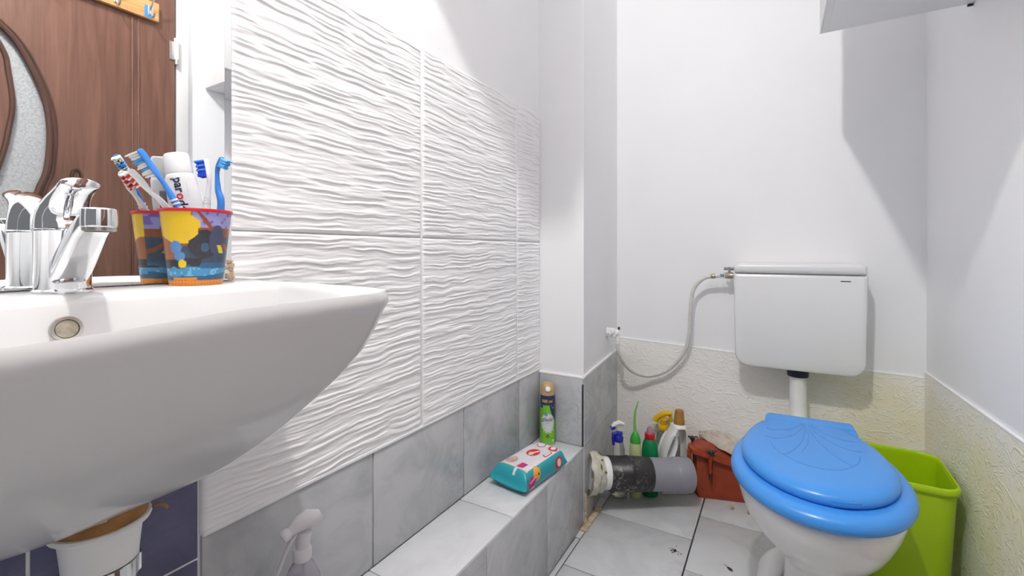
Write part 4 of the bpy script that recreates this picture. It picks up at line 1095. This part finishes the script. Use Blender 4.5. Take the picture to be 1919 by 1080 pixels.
L3([(-.001, .21), (-.002, .12), (-.012, .04), (-.030, -.02)])
MB().loft([[(.128 + .030 * math.cos(t), 1.192 + .009 * math.sin(t) + .010 * math.cos(t), z) for t in (2 * PI * k / 24 for k in range(24))] for z in (.470, .4795)]).build('lid_lip', 'blue_seat', tl)

# ------------------------------------------------------------------ lime bin
bn = thing('waste_bin', 'lime green open plastic waste bin between toilet and right wall', 'bin', (.322, 1.775, 0), -.03)
def br2(k, z, hx=.112, hy=.140, r=.045, n=8):
    out = []
    hx *= k; hy *= k
    for cx, cy, a0 in ((hx - r, -hy + r, -PI / 2), (hx - r, hy - r, 0), (-hx + r, hy - r, PI / 2), (-hx + r, -hy + r, PI)):
        for j in range(n + 1):
            a = a0 + PI / 2 * j / n; out.append((cx + r * math.cos(a), cy + r * math.sin(a), z))
    return out
MB().loft([br2(.80, 0), br2(.815, .006), br2(.955, .362), br2(.93, .362), br2(.79, .010), br2(.6, .008)]).build('bucket', 'lime', bn, sharp=50)
MB().loft([br2(.955, .350), br2(.995, .352), br2(1.005, .358), br2(1.005, .366), br2(.985, .3715), br2(.955, .3715), br2(.935, .366), br2(.935, .355)], False, False).build('rim', 'lime', bn, sharp=60)

# ------------------------------------------------------------------ small debris on the floor
def lump(name, label, cat, loc, mat, n, sp_, r0, r1, group=None):
    m_ = MB()
    for k in range(n): m_.ball((rnd.gauss(0, sp_), rnd.gauss(0, sp_), r0), tuple(rnd.uniform(r0, r1) for _ in range(2)) + (r0,), 7)
    o = m_.build(name, mat); o.location = loc; return tag(o, label, cat, group)
di = MB()
for k in range(18):
    a = rnd.uniform(0, 2 * PI); r_ = abs(rnd.gauss(0, .010)); di.ball((r_ * math.cos(a), r_ * math.sin(a), .0012), (rnd.uniform(.0012, .0035), rnd.uniform(.0012, .003), .0012), 6)
for k in range(6):
    a = rnd.uniform(0, 2 * PI); di.tube([(0, 0, .001), (.016 * math.cos(a), .012 * math.sin(a), .001)], .0006, 5)
o = di.build('dirt_clump', 'dirt'); o.location = (-.297, 1.598, .0005); tag(o, 'scattered dark dirt clump in the middle of a floor tile', 'dirt', kind='stuff')
lf = MB().ball((0, 0, .0025), (.011, .0045, .0025), 10).tube([(-.008, 0, .002), (-.018, .004, .0015), (-.024, .003, .001)], .0007, 5)
o = lf.build('dry_leaf', 'dirt'); o.location = (-.128, 1.592, .0005); o.rotation_euler = (0, 0, -.6); tag(o, 'small dry brown leaf scrap on the floor tile nearest the toilet foot', 'leaf')
lump('plaster_crumb', 'small pale crumb on the floor in front of the terracotta trap box', 'crumb', (-.152, 1.972, .0003), 'crumb', 1, .0, .007, .011)
lump('plaster_crumb', 'larger pale crumb on the floor beside the toilet bowl', 'crumb', (-.092, 1.968, .0003), 'crumb', 1, .0, .008, .013)
